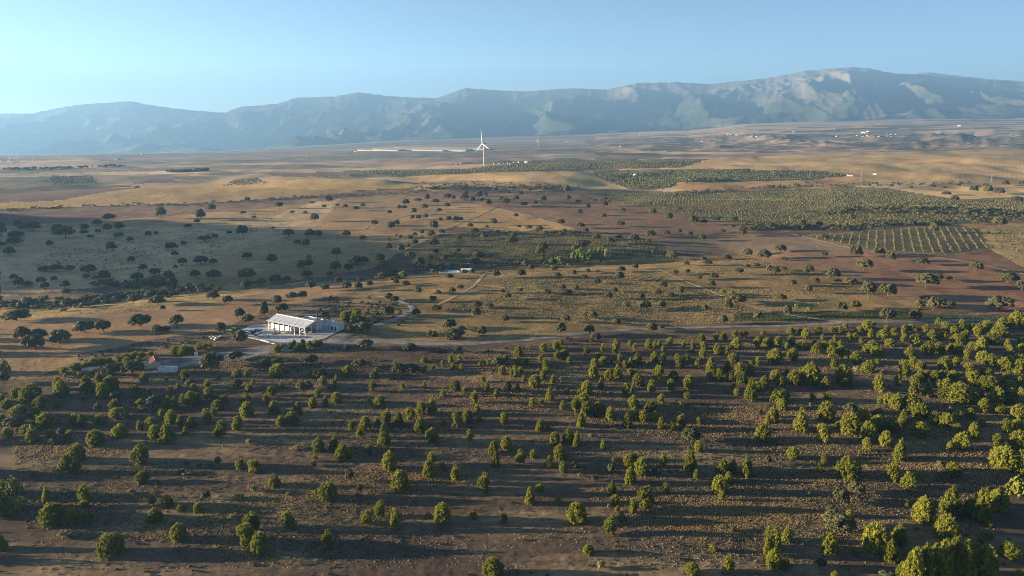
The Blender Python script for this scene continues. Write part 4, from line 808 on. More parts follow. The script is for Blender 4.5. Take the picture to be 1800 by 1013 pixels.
def joined(name, meshes, items, m, label=None):
    """many far or overflow plants as one mesh: items (mesh index, x, y, z, sx, sz, rz)"""
    data = []
    for me in meshes:
        v = np.zeros(len(me.vertices) * 3, np.float32); me.vertices.foreach_get('co', v)
        f = np.zeros(len(me.loops), np.int32); me.loops.foreach_get('vertex_index', f)
        data.append((v.reshape(-1, 3), f.reshape(-1, 3)))
    V = []; F = []; off = 0
    for k, x, y, z, sx, sz, rz in items:
        v, f = data[k]
        c, s = math.cos(rz), math.sin(rz)
        q = np.empty_like(v); q[:, 0] = (v[:, 0] * c - v[:, 1] * s) * sx + x; q[:, 1] = (v[:, 0] * s + v[:, 1] * c) * sx + y; q[:, 2] = v[:, 2] * sz + z
        V.append(q); F.append(f + off); off += len(v)
    o = link(bpy.data.objects.new(name, np_mesh(name, np.concatenate(V), np.concatenate(F), [m])))
    tag(o, label, kind='stuff'); return o

def thin(me, name, frac, seed, grow=1.5):
    """a lighter copy of a crown: fewer, larger leaves"""
    return me

pines = []
for key, win in W4.items():
    for i, t in enumerate(tree_list(win)):
        where = 'slope'
        if key == 'E' and i < 6: where = 'yardrow'
        elif key == 'E' and i < 22: where = 'hutrow'
        elif key == 'F' and i < 11: where = 'shedrow'
        elif key == 'D' and 32 <= i < 40: where = 'bigclump'
        pines.append((*t, where))
for t in tree_list(BARN_PINES): pines.append((*t, 'barnclump'))
oaks = []
for win in OAK_W: oaks += tree_list(win)
# drop oaks read twice from overlapping views
_keep = []
for t in sorted(oaks, key=lambda t: -t[7]):
    if all((t[0] - k[0]) ** 2 + (t[1] - k[1]) ** 2 > (0.28 * (t[4] + k[4])) ** 2 for k in _keep): _keep.append(t)
oaks = _keep
_keep = []
for t in sorted(pines, key=lambda t: -t[7]):
    if all((t[0] - k[0]) ** 2 + (t[1] - k[1]) ** 2 > 0.8 ** 2 for k in _keep): _keep.append(t)
pines = _keep
PXY = np.array([(t[0], t[1]) for t in pines]); OXY = np.array([(t[0], t[1]) for t in oaks])
road_xy = np.stack(hit([640, 740, 890, 1030, 1250, 1490, 1720, 1830], [600, 604, 600, 586, 575, 567, 563, 560])[:2], -1)

WHERE = {'yardrow': ('in the row along the gravel yard by the white cabinet', 'pines in the row along the gravel yard'),
         'hutrow': ('in the row running behind the red-roofed hut', 'pines in the row behind the hut'),
         'shedrow': ('in the low row beside the concrete yard', 'pines in the row beside the concrete yard'),
         'barnclump': ('in the clump behind the open steel shed', 'pines in the clump behind the shed'),
         'bigclump': ('merged into the one large dense pine clump', 'pines of the large dense clump')}
SHAPE = ['pointed', 'rounded', 'broad', 'egg-shaped', 'pointed twin-topped', 'rounded twin-topped', 'broad twin-topped', 'egg-shaped twin-topped', 'three-lobed', 'four-lobed', 'lumpy many-lobed', 'ragged many-lobed']
N_PINE, N_OAK = 305, 300
rest = []
for i, (X, Y, Z, h, w, u, vb, area, where) in enumerate(pines):
    k = (rnd.choice((0, 3, 4, 7, 3, 8)) if h > 1.35 * w else rnd.choice((1, 2, 3, 5, 6, 8, 9, 10, 11)))
    rz = rnd.uniform(0, 6.28)
    w *= 0.84; h *= 0.95
    if i >= N_PINE:
        rest.append((k, X, Y, Z - 0.05, w / 1.02, h, rz)); continue
    d2 = np.hypot(PXY[:, 0] - X, PXY[:, 1] - Y)
    nn = int((d2 < 9).sum()) - 1
    size = 'small' if h < 4.2 else ('tall' if h > 7 else 'mid-sized')
    if where in WHERE:
        lab, grp = f'{size} {SHAPE[k]} pine {WHERE[where][0]}', WHERE[where][1]
    else:
        iso = 'alone' if nn == 0 else ('in close pair' if nn == 1 else ('in loose cluster' if nn < 5 else 'packed among others'))
        do = np.hypot(OXY[:, 0] - X, OXY[:, 1] - Y).min()
        dr = float(seg_dist(np.array([X]), np.array([Y]), road_xy)[0])
        if do < 6: pl = 'beside dark shrub'
        elif dr < 16: pl = 'by gravel road'
        elif dr < 60: pl = 'near road'
        else: pl = 'far from road'
        gr = float(fbm(np.array([X * 0.42]), np.array([Y]), 24, 4, 201)[0]) > 0.1
        tall = d2.argsort()[1]; rel = '' if nn == 0 else (' by taller neighbour' if pines[tall][3] > h * 1.15 else (' by shorter neighbour' if pines[tall][3] < h * 0.87 else ''))
        lab, grp = f'{size} {SHAPE[k]} pine {iso}{rel} {"in dry grass" if gr else "on bare earth"} {pl}', 'young pines of the hillside plantation'
    place_tree('pine_tree', PINES[k], PINE_T[k % 2], X, Y, Z, h, w, lab, 'pine tree', grp, rz, 1.02)
# the plantation goes on to the left and right of the picture; its far and overflow trees as one mass
for _ in range(120):
    y = rnd.uniform(150, 400); side = -1 if rnd.random() < 0.75 else 1
    x = side * (0.76 * y + 8 + rnd.random() ** 1.2 * 170)
    z = float(H(np.array([x]), np.array([y]))[0])
    rest.append((12 + rnd.randrange(2), x, y, z, rnd.uniform(4, 7), rnd.uniform(4.5, 8), rnd.uniform(0, 6.28)))
def lite_pine(k, clumps_leaf):
    global clump_mesh
    full = clump_mesh
    def lite(name, C, Rr, m, leaves, ls, seed, core=0.74, up=0.3, flat=0.85, needle=False): return full(name, C, Rr, m, clumps_leaf, ls * 1.35, seed, core + .04, up, flat, needle)
    clump_mesh = lite
    try: return pine_variant(k) if k < 8 else lobed_pine(k - 8)
    finally: clump_mesh = full
joined('pine_plantation', [lite_pine(k, 9) for k in range(12)] + [lite_pine(k, 0) for k in (1, 3)], rest, PINE, 'mass of young pines of the hillside plantation')

FIELD_WORDS = {'stubble_beige': 'in the wide beige stubble field', 'pasture_grass': 'in the shaded tussocky pasture', 'plough_mauve': 'at the mauve-brown ploughed strip', 'stubble_gold': 'in the golden stubble strip', 'scrub_tan': 'on the low scrub hill',
  'grove_soil': 'among the rows of the green groves', 'plough_brown': 'in the brown ploughed field', 'stubble_amber': 'in the amber stubble triangle', 'vine_soil': 'in the dark green vineyard', 'fallow_grey': 'in the grey fallow field',
  'almond_soil': 'at the almond rows', 'stubble_ochre': 'in the ochre stubble by the almond rows', 'plough_red': 'in the red-brown ploughed field', 'dehesa_dry': 'in the dry grassland behind the gravel road', 'crop_green': 'beside the green vegetable strip',
  'bank_straw': 'on the straw-coloured grass bank', 'stubble_near': 'in the stubble field beside the hut', 'stubble_pale': 'in the pale upland stubble', 'stubble_upland': 'on the upland stubble', 'orchard_soil': 'at the green orchard', 'stubble_rust': 'in the rust-coloured stubble', 'stubble_cream': 'in the cream stubble', 'stubble_dune': 'on the golden stubble dune', 'plough_dusk': 'in the dusky ploughed field', 'orchard_soil_far': 'at the far orchard'}
OSH = ['low domed', 'open-trunked', 'rounded', 'umbrella-shaped', 'spreading', 'bushy']
def field_at(u, v):
    w = 'on the hillside'
    for nm, poly, m in FIELDS:
        if bool(pip(np.array([u]), np.array([v]), poly)[0]): w = FIELD_WORDS.get(m.name, w)
    if w == 'on the hillside': w = 'on the pine slope' if v > 612 else 'on the rough ground round the steel shed' if 380 < u < 760 and v > 490 else 'along the scrubby gully' if v > 440 else 'on the rough field edge'
    return w
rest = []
n_o = 0
for i, (X, Y, Z, h, w, u, vb, area) in enumerate(oaks):
    far = Y > 560
    k = rnd.choice((1, 3, 5, 1, 2)) if (vb < 560 and 560 < u < 1560 and h > 0.75 * w) else rnd.choice((0, 2, 4, 5, 0))
    rz = rnd.uniform(0, 6.28)
    wh = field_at(u, vb)
    if h < 2.4 and Y < 420:
        o = place_tree('shrub', BUSH_D[k % 3], None, X, Y, Z, h * 1.05, w * 1.1, f'{["round", "ragged", "low"][k % 3]} dark evergreen shrub {"hugging" if w > 1.3 * h else "dotting"} the ground {wh}', 'shrub', 'dark shrubs dotting the land', rz, 1.1, False)
        continue
    if n_o >= N_OAK:
        rest.append((k, X, Y, Z - 0.1, w / 1.14, h * 1.28, rz)); continue
    n_o += 1
    d2 = np.hypot(OXY[:, 0] - X, OXY[:, 1] - Y); nn = int((d2 < 14).sum()) - 1
    size = 'small' if w < 6.5 else ('large' if w > 12 else 'mid-sized')
    iso = 'standing alone' if nn == 0 else ('in a pair' if nn == 1 else 'in a group')
    place_tree('oak_tree', OAKS[k], OAK_T[k], X, Y, Z, h * 1.28, w, f'{size} {OSH[k]} holm oak {iso} {wh}', 'oak tree', 'holm oaks ' + wh, rz, 1.14, area > 60)
def lite_oak(k, n):
    global clump_mesh
    full = clump_mesh
    def lite(name, C, Rr, m, leaves, ls, seed, core=0.74, up=0.3, flat=0.85): return full(name, C, Rr, m, n, ls * 1.3, seed, core, up, flat)
    clump_mesh = lite
    try: return oak_variant(k)
    finally: clump_mesh = full
OAK_L = [lite_oak(k, 6) for k in range(6)]
if rest: joined('scattered_oaks', OAK_L, rest, OAK, 'far small holm oaks scattered over the fields')
for win in BROAD_W:
    for (X, Y, Z, h, w, u, vb, a) in tree_list(win):
        place_tree('leafy_tree', BROADS[rnd.randrange(2)], OAK_T[0], X, Y, Z, h * 1.2, w, f'{"large" if w > 12 else "small"} bright green leafy tree {field_at(u, vb)}', 'tree', 'bright green trees', rnd.uniform(0, 6), 1.14)
popm = None
def poplar_mesh():
    g = random.Random(5)
    C = [(g.uniform(-.2, .2), g.uniform(-.2, .2), 0.14 + 0.8 * i / 22) for i in range(23)]
    return clump_mesh('crown', C, [0.26 * (1 - 0.7 * abs(c[2] - 0.45)) for c in C], POPLAR, 22, 0.05, 77, 0.7)
popm = poplar_mesh()
for (X, Y, Z, h, w, u, vb, a) in tree_list(POP_W):
    place_tree('poplar_tree', popm, PINE_T[0], X, Y, Z, h * 1.04, w, 'slender yellow-green poplar beside the bright green trees', 'poplar', 'poplars by the vineyard', rnd.uniform(0, 6), 0.9)
for win in HERB_W:
    for j, (X, Y, Z, h, w, u, vb, a) in enumerate(tree_list(win)):
        place_tree('herb_shrub', BUSH_H[j % 3], None, X, Y, Z, h, w, f'{["round", "ragged", "low"][j % 3]} pale grey-green herb bush {"among dry grass" if j % 2 else "on bare earth"} on the pine slope', 'shrub', 'pale herb bushes on the slope', rnd.uniform(0, 6), 1.1, False)

# scrub that fills the dry gully and the field edges
BUSH_L = [clump_mesh('b%d' % k, [(rnd.uniform(-.3, .3), rnd.uniform(-.3, .3), rnd.uniform(.3, .65)) for _ in range(6)], [0.3] * 6, OAK, 12, 0.09, 60 + k, 0.75) for k in range(4)]
def scrub(name, line, n, spread, hr, label, m=OAK, along=True):
    items = []
    L = np.array(line, float)
    for _ in range(n):
        if along:
            i = rnd.randrange(len(L) - 1); t = rnd.random(); p = L[i] * (1 - t) + L[i + 1] * t
            u, v = p[0] + rnd.gauss(0, spread[0]), p[1] + rnd.gauss(0, spread[1])
        else:
            u = rnd.uniform(L[:, 0].min(), L[:, 0].max()); v = rnd.uniform(L[:, 1].min(), L[:, 1].max())
            if not bool(pip(np.array([u]), np.array([v]), line)[0]): continue
        items.append((u, v))
    X, Y, Z = hit([a for a, b in items], [b for a, b in items])
    out = []
    for x, y, z in zip(X, Y, Z):
        h = rnd.uniform(*hr); out.append((rnd.randrange(4), x, y, z - 0.1, h * rnd.uniform(1.1, 1.9), h, rnd.uniform(0, 6.28)))
    return joined(name, BUSH_L, out, m, label)
scrub('gully_scrub', [(0, 535), (60, 538), (130, 538), (190, 528), (250, 518), (310, 512), (370, 508)], 150, (14, 4), (2, 5.5), 'dense dark evergreen scrub filling the dry gully')
scrub('gully_scrub', [(150, 500), (230, 502), (290, 498)], 40, (14, 3), (2, 4.5), 'dark evergreen scrub on the shaded slope above the gully')
scrub('field_edge_scrub', [(660, 492), (720, 478), (800, 470), (880, 466), (960, 462), (1040, 462)], 90, (12, 3), (1.5, 4), 'dark bushes along the foot of the vineyard')
scrub('field_edge_scrub', [(700, 420), (760, 416), (850, 412), (940, 410), (1010, 412)], 70, (10, 2), (1.5, 4.5), 'hedge of dark bushes along the top of the vineyard')
scrub('field_edge_scrub', [(0, 373), (90, 366), (230, 360), (330, 361), (480, 351), (560, 347), (640, 342), (740, 338)], 170, (10, 1.2), (1.2, 4), 'line of bushes along the far streambed')
scrub('field_edge_scrub', [(1300, 402), (1380, 400), (1480, 402), (1580, 395), (1680, 392), (1780, 388)], 150, (12, 2), (2, 6), 'dark hedge along the lower edge of the groves')
scrub('field_edge_scrub', [(1180, 345), (1260, 336), (1350, 330), (1430, 326), (1530, 324), (1640, 326), (1700, 322)], 150, (12, 1.5), (2, 6), 'dark thickets between the groves and the upland stubble')
scrub('far_tree_line', [(0, 299), (60, 298), (130, 296), (210, 293)], 90, (6, .5), (4, 9), 'thin far line of dark trees edging the plain')
scrub('far_tree_line', [(296, 303), (330, 302), (366, 300)], 60, (3, .4), (5, 9), 'short far row of dark trees on the plain')
scrub('grove_thicket', [(1440, 375), (1540, 368), (1640, 365), (1720, 372), (1790, 380)], 170, (22, 5), (2, 6), 'dark thickets inside the groves')
scrub('hill_scrub', [(750, 330), (820, 328), (880, 330), (940, 330), (1000, 330)], 190, (14, 3), (1.5, 5), 'dark scrub over the low hill')
scrub('slope_scrub', [(560, 560), (600, 540), (660, 535), (700, 560), (640, 555)], 90, (16, 7), (0.8, 2.5), 'low rough scrub on the spoil heaps behind the shed')
scrub('slope_scrub', [(140, 630), (220, 618), (300, 605), (400, 590), (450, 580)], 80, (14, 5), (0.5, 1.6), 'low dark scrub along the edge of the stubble field')
scrub('slope_scrub', [(300, 660), (450, 650), (600, 640), (760, 632), (900, 618), (1000, 606)], 90, (30, 6), (0.5, 1.8), 'low dark scrub below the gravel road')
scrub('low_scrub', [(-20, 640), (1820, 600), (1820, 1020), (-20, 1020)], 420, (0, 0), (0.3, 0.9), 'small dark dwarf shrubs speckling the pine slope', along=False)
scrub('low_herbs', [(-20, 650), (1820, 610), (1820, 1020), (-20, 1020)], 380, (0, 0), (0.25, 0.7), 'small grey-green herbs speckling the pine slope', HERB, along=False)
scrub('pasture_tussocks', [(90, 430), (480, 392), (520, 395), (470, 420), (380, 450), (300, 475), (180, 480), (60, 470)], 700, (0, 0), (0.5, 1.5), 'small dark tussocks dotting the shaded pasture', along=False)
scrub('stubble_tussocks', [(400, 385), (560, 355), (600, 352), (640, 365), (560, 385), (470, 400)], 120, (0, 0), (0.5, 1.5), 'small bushes dotting the stubble', along=False)

_hw = []  # out-of-view trees, added to give the hill's shadow a ragged, streaky edge
for _ in range(240):
    x, y = rnd.uniform(-1010, -700), rnd.uniform(450, 880); h = rnd.uniform(5, 12)
    _hw.append((rnd.randrange(4), x, y, float(H(np.array([x]), np.array([y]))[0]) - .2, h * rnd.uniform(.8, 1.3), h, rnd.uniform(0, 6.28)))
joined('unseen_hill_wood', BUSH_L, _hw, OAK, 'unseen dark wood added on the hill to roughen its shadow')
# orchards, groves and vines in rows
BLOB = [np_mesh('blob%d' % k, ICO_V * (1 + np.random.default_rng(k).uniform(-.3, .3, (len(ICO_V), 1))) * np.array([.5, .5, .5]) + np.array([0, 0, .5]), ICO_F) for k in range(3)]
def orchard(name, poly, ang, dx, dy, h, w, m, label, drop=0.14, jit=0.8):
    u = [p[0] for p in poly]; v = [p[1] for p in poly]
    X, Y, Z = hit(u, v)
    x0, x1, y0, y1 = X.min(), X.max(), Y.min(), Y.max()
    cx, cy = (x0 + x1) / 2, (y0 + y1) / 2; rad = math.hypot(x1 - x0, y1 - y0) / 2
    a, b = np.meshgrid(np.arange(-rad, rad, dx), np.arange(-rad, rad, dy))
    a = a.ravel() + rng.normal(0, jit, a.size); b = b.ravel() + rng.normal(0, jit, b.size)
    c, s = math.cos(R(ang)), math.sin(R(ang))
    x = cx + a * c - b * s; y = cy + a * s + b * c
    ok = (y > 150); x, y = x[ok], y[ok]
    z = H(x, y, False)
    pu, pv = project(x, y, z)
    ok = pip(pu, pv, poly) & (rng.random(len(x)) > drop)
    it = [(rnd.randrange(3), xx, yy, zz - 0.1, w * rnd.uniform(0.55, 1.25), h * rnd.uniform(0.55, 1.25), rnd.uniform(0, 6.28)) for xx, yy, zz in zip(x[ok], y[ok], z[ok])]
    print(name, len(it))
    return joined(name, BLOB, it, m, label)
GROVE = leaf_mat('grove_leaves', (0.085, 0.09, 0.035), (0.15, 0.145, 0.06), 0.15)
ALMOND = leaf_mat('almond_leaves', (0.072, 0.076, 0.03), (0.125, 0.118, 0.046), 0.15)
CROP = leaf_mat('crop_leaves', (0.05, 0.07, 0.018), (0.09, 0.105, 0.03), 0.15)
VINE = leaf_mat('vine_leaves', (0.07, 0.085, 0.025), (0.12, 0.115, 0.04), 0.15)
orchard('olive_grove', [(1040, 350), (1110, 340), (1220, 341), (1330, 338), (1500, 331), (1550, 333), (1680, 354), (1800, 350), (1830, 384), (1640, 390), (1500, 400), (1330, 398), (1200, 376)], 35, 7.0, 6.0, 2.0, 2.3, GROVE, 'rows of young olive trees in the wide groves')
orchard('almond_orchard', [(1420, 416), (1560, 405), (1640, 398), (1715, 402), (1738, 438), (1650, 446), (1525, 438)], 62, 3.4, 8.0, 1.8, 2.2, ALMOND, 'neat rows of pale almond trees', 0.06, 0.4)
orchard('almond_orchard', [(1745, 440), (1725, 405), (1810, 398), (1810, 450)], 62, 7, 10.0, 2.2, 2.6, ALMOND, 'thin rows of young almond trees in ochre stubble', 0.25)
orchard('green_orchard', [(1050, 308), (1200, 299), (1430, 301), (1495, 308), (1420, 316), (1190, 321), (1180, 329), (1115, 332), (1070, 318)], 20, 9.0, 8.0, 3.6, 4.6, VINE, 'dense green orchard on the rolling ground')
orchard('far_orchard', [(620, 302), (820, 299), (905, 290), (1040, 286), (1230, 282), (1190, 294), (1040, 298), (1000, 299), (860, 303), (700, 311)], 70, 14, 11.0, 4, 5, VINE, 'far orchard rows beside the tall turbine')
orchard('far_orchard', [(85, 310), (160, 310), (170, 322), (90, 325)], 80, 12, 7.0, 3, 4, GROVE, 'small far orchard block among brown fields')
orchard('far_orchard', [(410, 318), (450, 314), (470, 322), (390, 328)], 40, 10, 7.0, 3, 4, GROVE, 'small far orchard beside the golden dune')
orchard('vineyard', [(800, 413), (1000, 410), (1115, 418), (1160, 432), (1150, 448), (1000, 457), (870, 466), (750, 470), (755, 432)], 8, 2.2, 5.5, 0.9, 1.5, VINE, 'dark green vineyard rows', 0.2)
orchard('vine_stocks', [(880, 500), (1000, 490), (1150, 480), (1180, 500), (1260, 525), (1330, 545), (1200, 560), (1000, 565), (880, 560), (780, 545), (850, 520)], 20, 3.2, 3.6, 0.9, 1.3, VINE, 'low scattered vine stocks in the dry grassland', 0.2)
orchard('vegetable_rows', [(1300, 554), (1440, 550), (1480, 550), (1560, 550), (1720, 556), (1780, 559), (1700, 561), (1560, 561), (1440, 561), (1300, 565)], 88, 3.0, 1.4, 0.5, 1.3, CROP, 'low green vegetable rows beside the gravel road', 0.05, 0.2)

# dry grass, herbs and stones on the near slope
ROADXY = np.stack(hit([300, 345, 400, 460, 540, 600, 660, 740, 820, 890, 960, 1030, 1110, 1250, 1400, 1490, 1600, 1720, 1830], [640, 634, 627, 616, 608, 602, 600, 604, 604, 600, 594, 586, 580, 575, 572, 567, 565, 563, 560])[:2], -1)
def tufts(name, n, region, hr, wr, m, seed, thr, nsc, label, blades=3):
    g = np.random.default_rng(seed)
    x = []; 
    y = 1.0 / g.uniform(1 / region[1], 1 / region[0], n * 6); x = g.uniform(-0.8, 0.8, n * 6) * y
    k = fbm(x * 0.42, y, nsc, 4, seed) + 0.25 * fbm(x, y, 4, 2, seed + 9) + g.normal(0, 0.16, len(x)) > thr + 0.1
    x, y = x[k][:n], y[k][:n]; z = H(x, y)
    pu, pv = project(x, y, z); keep = ~(pip(pu, pv, FIELDS[20][1]) | pip(pu, pv, FIELDS[17][1]) | pip(pu, pv, FIELDS[24][1]) | pip(pu, pv, FIELDS[22][1]) | (np.hypot(x - YC[0], y - YC[1]) < 36) | (np.hypot(x - HC[0], y - HC[1]) < 12) | (seg_dist(x, y, ROADXY) < 4.5))
    x, y, z = x[keep], y[keep], z[keep]
    h = g.uniform(*hr, len(x)); w = g.uniform(*wr, len(x))
    V = []; 
    for b in range(blades):
        a = g.uniform(0, 6.28, len(x)); lx, ly = np.cos(a), np.sin(a)
        ox, oy = g.normal(0, 0.3, len(x)) * w, g.normal(0, 0.3, len(x)) * w
        p0 = np.stack([x + ox - lx * w * 0.5, y + oy - ly * w * 0.5, z - 0.03], -1); p1 = np.stack([x + ox + lx * w * 0.5, y + oy + ly * w * 0.5, z - 0.03], -1)
        p2 = np.stack([x + ox * 1.6 + ly * h * 0.25, y + oy * 1.6 - lx * h * 0.25, z + h], -1)
        V.append(np.stack([p0, p1, p2], 1))
    V = np.concatenate(V).reshape(-1, 3)
    o = link(bpy.data.objects.new(name, np_mesh(name, V, np.arange(len(V)).reshape(-1, 3), [m])))
    tag(o, label, kind='stuff')
DRYG = leaf_mat('dry_grass', (0.29, 0.21, 0.10), (0.46, 0.335, 0.16), 0.35)
PALEG = leaf_mat('pale_grass', (0.27, 0.20, 0.10), (0.38, 0.29, 0.15), 0.3)
GREYG = leaf_mat('grey_grass', (0.13, 0.12, 0.06), (0.20, 0.17, 0.085), 0.2)
tufts('dry_grass', 110000, (165, 400), (0.12, 0.42), (0.08, 0.28), DRYG, 201, 0.16, 24, 'golden dry grass on the pine slope')
tufts('grey_grass', 30000, (165, 330), (0.12, 0.35), (0.2, 0.6), GREYG, 231, 0.02, 30, 'grey-green grass and herbs on the pine slope')
tufts('dry_grass', 22000, (400, 640), (0.15, 0.4), (0.25, 0.7), PALEG, 261, 0.12, 34, 'golden dry grass of the grassland')
def stones(n, region, sr, seed, label, spots=None):
    g = np.random.default_rng(seed)
    y = 1.0 / g.uniform(1 / region[1], 1 / region[0], n * 5); x = g.uniform(-0.78, 0.78, n * 5) * y
    k = fbm(x * 0.5, y, 30, 4, seed) > 0.12
    x, y = x[k][:n], y[k][:n]
    if spots:
        for u, v, c, r in spots:
            X, Y, Z = hit(u, v); x = np.concatenate([x, X + g.normal(0, r, c)]); y = np.concatenate([y, Y + g.normal(0, r * 0.8, c)])
    z = H(x, y); s = sr[0] + (sr[1] - sr[0]) * g.random(len(x)) ** 3
    ov = np.array([(1, 0, 0), (0, 1, 0), (-1, 0, 0), (0, -1, 0), (0, 0, 1), (0, 0, -0.4)], float); of = np.array([(0, 1, 4), (1, 2, 4), (2, 3, 4), (3, 0, 4), (1, 0, 5), (2, 1, 5), (3, 2, 5), (0, 3, 5)])
    V = ov[None] * s[:, None, None] * g.uniform(0.6, 1.3, (len(x), 6, 1)) * np.array([1, 1, 0.6]) + np.stack([x, y, z], -1)[:, None]
    F = of[None] + (np.arange(len(x)) * 6)[:, None, None]
    o = link(bpy.data.objects.new('stones', np_mesh('stones', V.reshape(-1, 3), F.reshape(-1, 3), [wear('stone', (0.30, 0.235, 0.18), 1.5, 0.35, 0.95)])))
    tag(o, label, kind='stuff')
stones(9000, (165, 340), (0.05, 0.30), 301, 'loose pale stones strewn over the slope', [(905, 997, 90, 1.6), (1500, 880, 60, 2.0), (1590, 915, 110, 4), (1180, 770, 90, 5), (880, 1000, 60, 2.5), (1150, 955, 70, 4), (1510, 925, 60, 2.5), (835, 975, 50, 3)])
# ------------------------------------------------------------------ the farm yard
WHITE = wear('white_paint', (0.78, 0.76, 0.72), 0.8, 0.12, 0.6)
STEEL = wear('pale_steel', (0.62, 0.64, 0.66), 1.2, 0.10, 0.5)
ROOFM = wear('roof_sheet', (0.44, 0.46, 0.49), 0.25, 0.14, 0.55)
DARKIN = mat('dark_opening', (0.03, 0.03, 0.033), 0.8)
CONC = wear('concrete', (0.46, 0.44, 0.41), 0.25, 0.16, 0.9)
BLACKM = wear('black_metal', (0.02, 0.02, 0.022), 2, 0.2, 0.6)
CREAM = wear('cream_render', (0.58, 0.50, 0.38), 0.7, 0.14, 0.9)
TILE = wear('red_tile', (0.13, 0.04, 0.027), 2.5, 0.3, 0.85)
GLASS = mat('dark_glass', (0.02, 0.025, 0.03), 0.1, 0.5)
RUBBER = mat('rubber', (0.02, 0.02, 0.02), 0.9)

def P(u, v):
    X, Y, Z = hit(u, v); return Vector((float(X[0]), float(Y[0]), float(Z[0])))
def ground(x, y): return float(H(np.array([float(x)]), np.array([float(y)]))[0])

NL, NR = P(472.8, 579.8), P(537.1, 593.3)
ax = (NR - NL); ax.z = 0; LEN = ax.length; rzs = math.atan2(ax.y, ax.x)
zy = ground(*((NL + NR) / 2).xy)
print('shed length', LEN, math.degrees(rzs), zy)

# concrete yard: cast in slabs
yard_px = [(418, 584), (440, 573), (472, 570), (520, 566), (560, 566), (583, 567), (603, 579), (572, 595), (540, 602), (506, 604), (484, 606), (458, 599), (430, 592)]
yx, yyy, _ = hit([p[0] for p in yard_px], [p[1] for p in yard_px])
YP = list(zip(yx.tolist(), yyy.tolist()))
cxy = (sum(p[0] for p in YP) / len(YP), sum(p[1] for p in YP) / len(YP))
yard = MB().slab(YP, zy - 0.6, zy + 0.16).build('concrete_yard', CONC); tag(yard, kind='structure')
# joints between the cast slabs: raised slab plates with gaps
ca, sa = math.cos(rzs), math.sin(rzs)
slab_me = MB().box(-2.46, 2.46, -2.46, 2.46, 0, 0.035).mesh('slab', CONC)
poly_np = YP
def inside_yard(x, y):
    return bool(pip(np.array([x]), np.array([y]), poly_np)[0])
for i in range(-12, 14):
    for j in range(-12, 14):
        x = NL.x + (i * 5.0) * ca - (j * 5.0) * sa; y = NL.y + (i * 5.0) * sa + (j * 5.0) * ca
        if all(inside_yard(x + dx * ca - dy * sa, y + dx * sa + dy * ca) for dx in (-2.5, 2.5) for dy in (-2.5, 2.5)):
            o = bpy.data.objects.new('slab', slab_me); link(o, yard); o.location = (x, y, zy + 0.16); o.rotation_euler = (0, 0, rzs)
# low kerb wall on the yard's edge (the lit one)
kp = [P(459, 599), P(483, 605)]
k = empty('kerb_wall', (*kp[0].xy, zy)); d = kp[1] - kp[0]; d.z = 0; k.rotation_euler = (0, 0, math.atan2(d.y, d.x))
for q in range(4):
    MB().box(d.length * q / 4 + .02, d.length * (q + 1) / 4 - .02, -0.2, 0.2, -0.5, 0.75).build('block', CONC, k)
tag(k, 'low pale concrete kerb wall at the edge of the concrete yard', 'wall')

Z0 = zy + 0.2
shed = empty('steel_shed', (NL.x, NL.y, Z0), rzs)
tag(shed, 'open-sided white steel shed with pale pitched sheet roof on concrete yard', 'shed')
DEP, EH, RH = 14.0, 5.4, 7.6
npost = 8
xs = [LEN * i / (npost - 1) for i in range(npost)]
for x in xs:
    for y in (0.0, DEP):
        MB().box(x - .16, x + .16, y - .16, y + .16, 0, EH).build('post', STEEL, shed)
for y in (DEP / 3, 2 * DEP / 3): MB().box(LEN - .16, LEN + .16, y - .16, y + .16, 0, EH).build('post', STEEL, shed)
for y in (0.0, DEP): MB().box(-.2, LEN + .2, y - .12, y + .12, EH + .003, EH + .35).build('eave_beam', STEEL, shed)
for x in xs:
    r = MB(); r.bar((x, -0.3, EH + .25), (x, DEP / 2, RH - .05), .14); r.bar((x, DEP + .3, EH + .25), (x, DEP / 2, RH - .05), .14); r.bar((x, 0, EH + .2), (x, DEP, EH + .2), .10); r.build('rafter', STEEL, shed)
for (xa, xb) in ((xs[0], xs[1]), (xs[-2], xs[-1])):
    b = MB(); b.bar((xa, -.02, 2.6), (xb, -.02, EH), .11); b.bar((xb, .02, 2.6), (xa, .02, EH), .11); b.bar((xa, 0, 2.5), (xb, 0, 2.5), .10); b.build('cross_brace', STEEL, shed)
for side in (0, 1):
    roof = empty('roof_slope', (0, 0, 0)); roof.parent = shed
    for i in range(26):
        x0, x1 = -0.7 + (LEN + 1.4) * i / 26, -0.7 + (LEN + 1.4) * (i + 1) / 26 + .02
        ya, yb = (-0.8, DEP / 2) if side == 0 else (DEP + .8, DEP / 2)
        za = EH + .36 - 0.8 * (RH - EH) / (DEP / 2); zb = RH + .12
        lift = .004 if i % 2 else 0.0
        MB().poly([(x0, ya, za + lift), (x1, ya, za + lift), (x1, yb, zb + lift), (x0, yb, zb + lift), (x0, ya, za + lift - .1), (x1, ya, za + lift - .1), (x1, yb, zb + lift - .1), (x0, yb, zb + lift - .1)],
                  [(0, 1, 2, 3), (7, 6, 5, 4), (0, 4, 5, 1), (1, 5, 6, 2), (2, 6, 7, 3), (3, 7, 4, 0)]).build('sheet', ROOFM, roof)
MB().bar((-0.75, DEP / 2, RH + .2), (LEN + .75, DEP / 2, RH + .2), .16).build('ridge_cap', WHITE, shed)
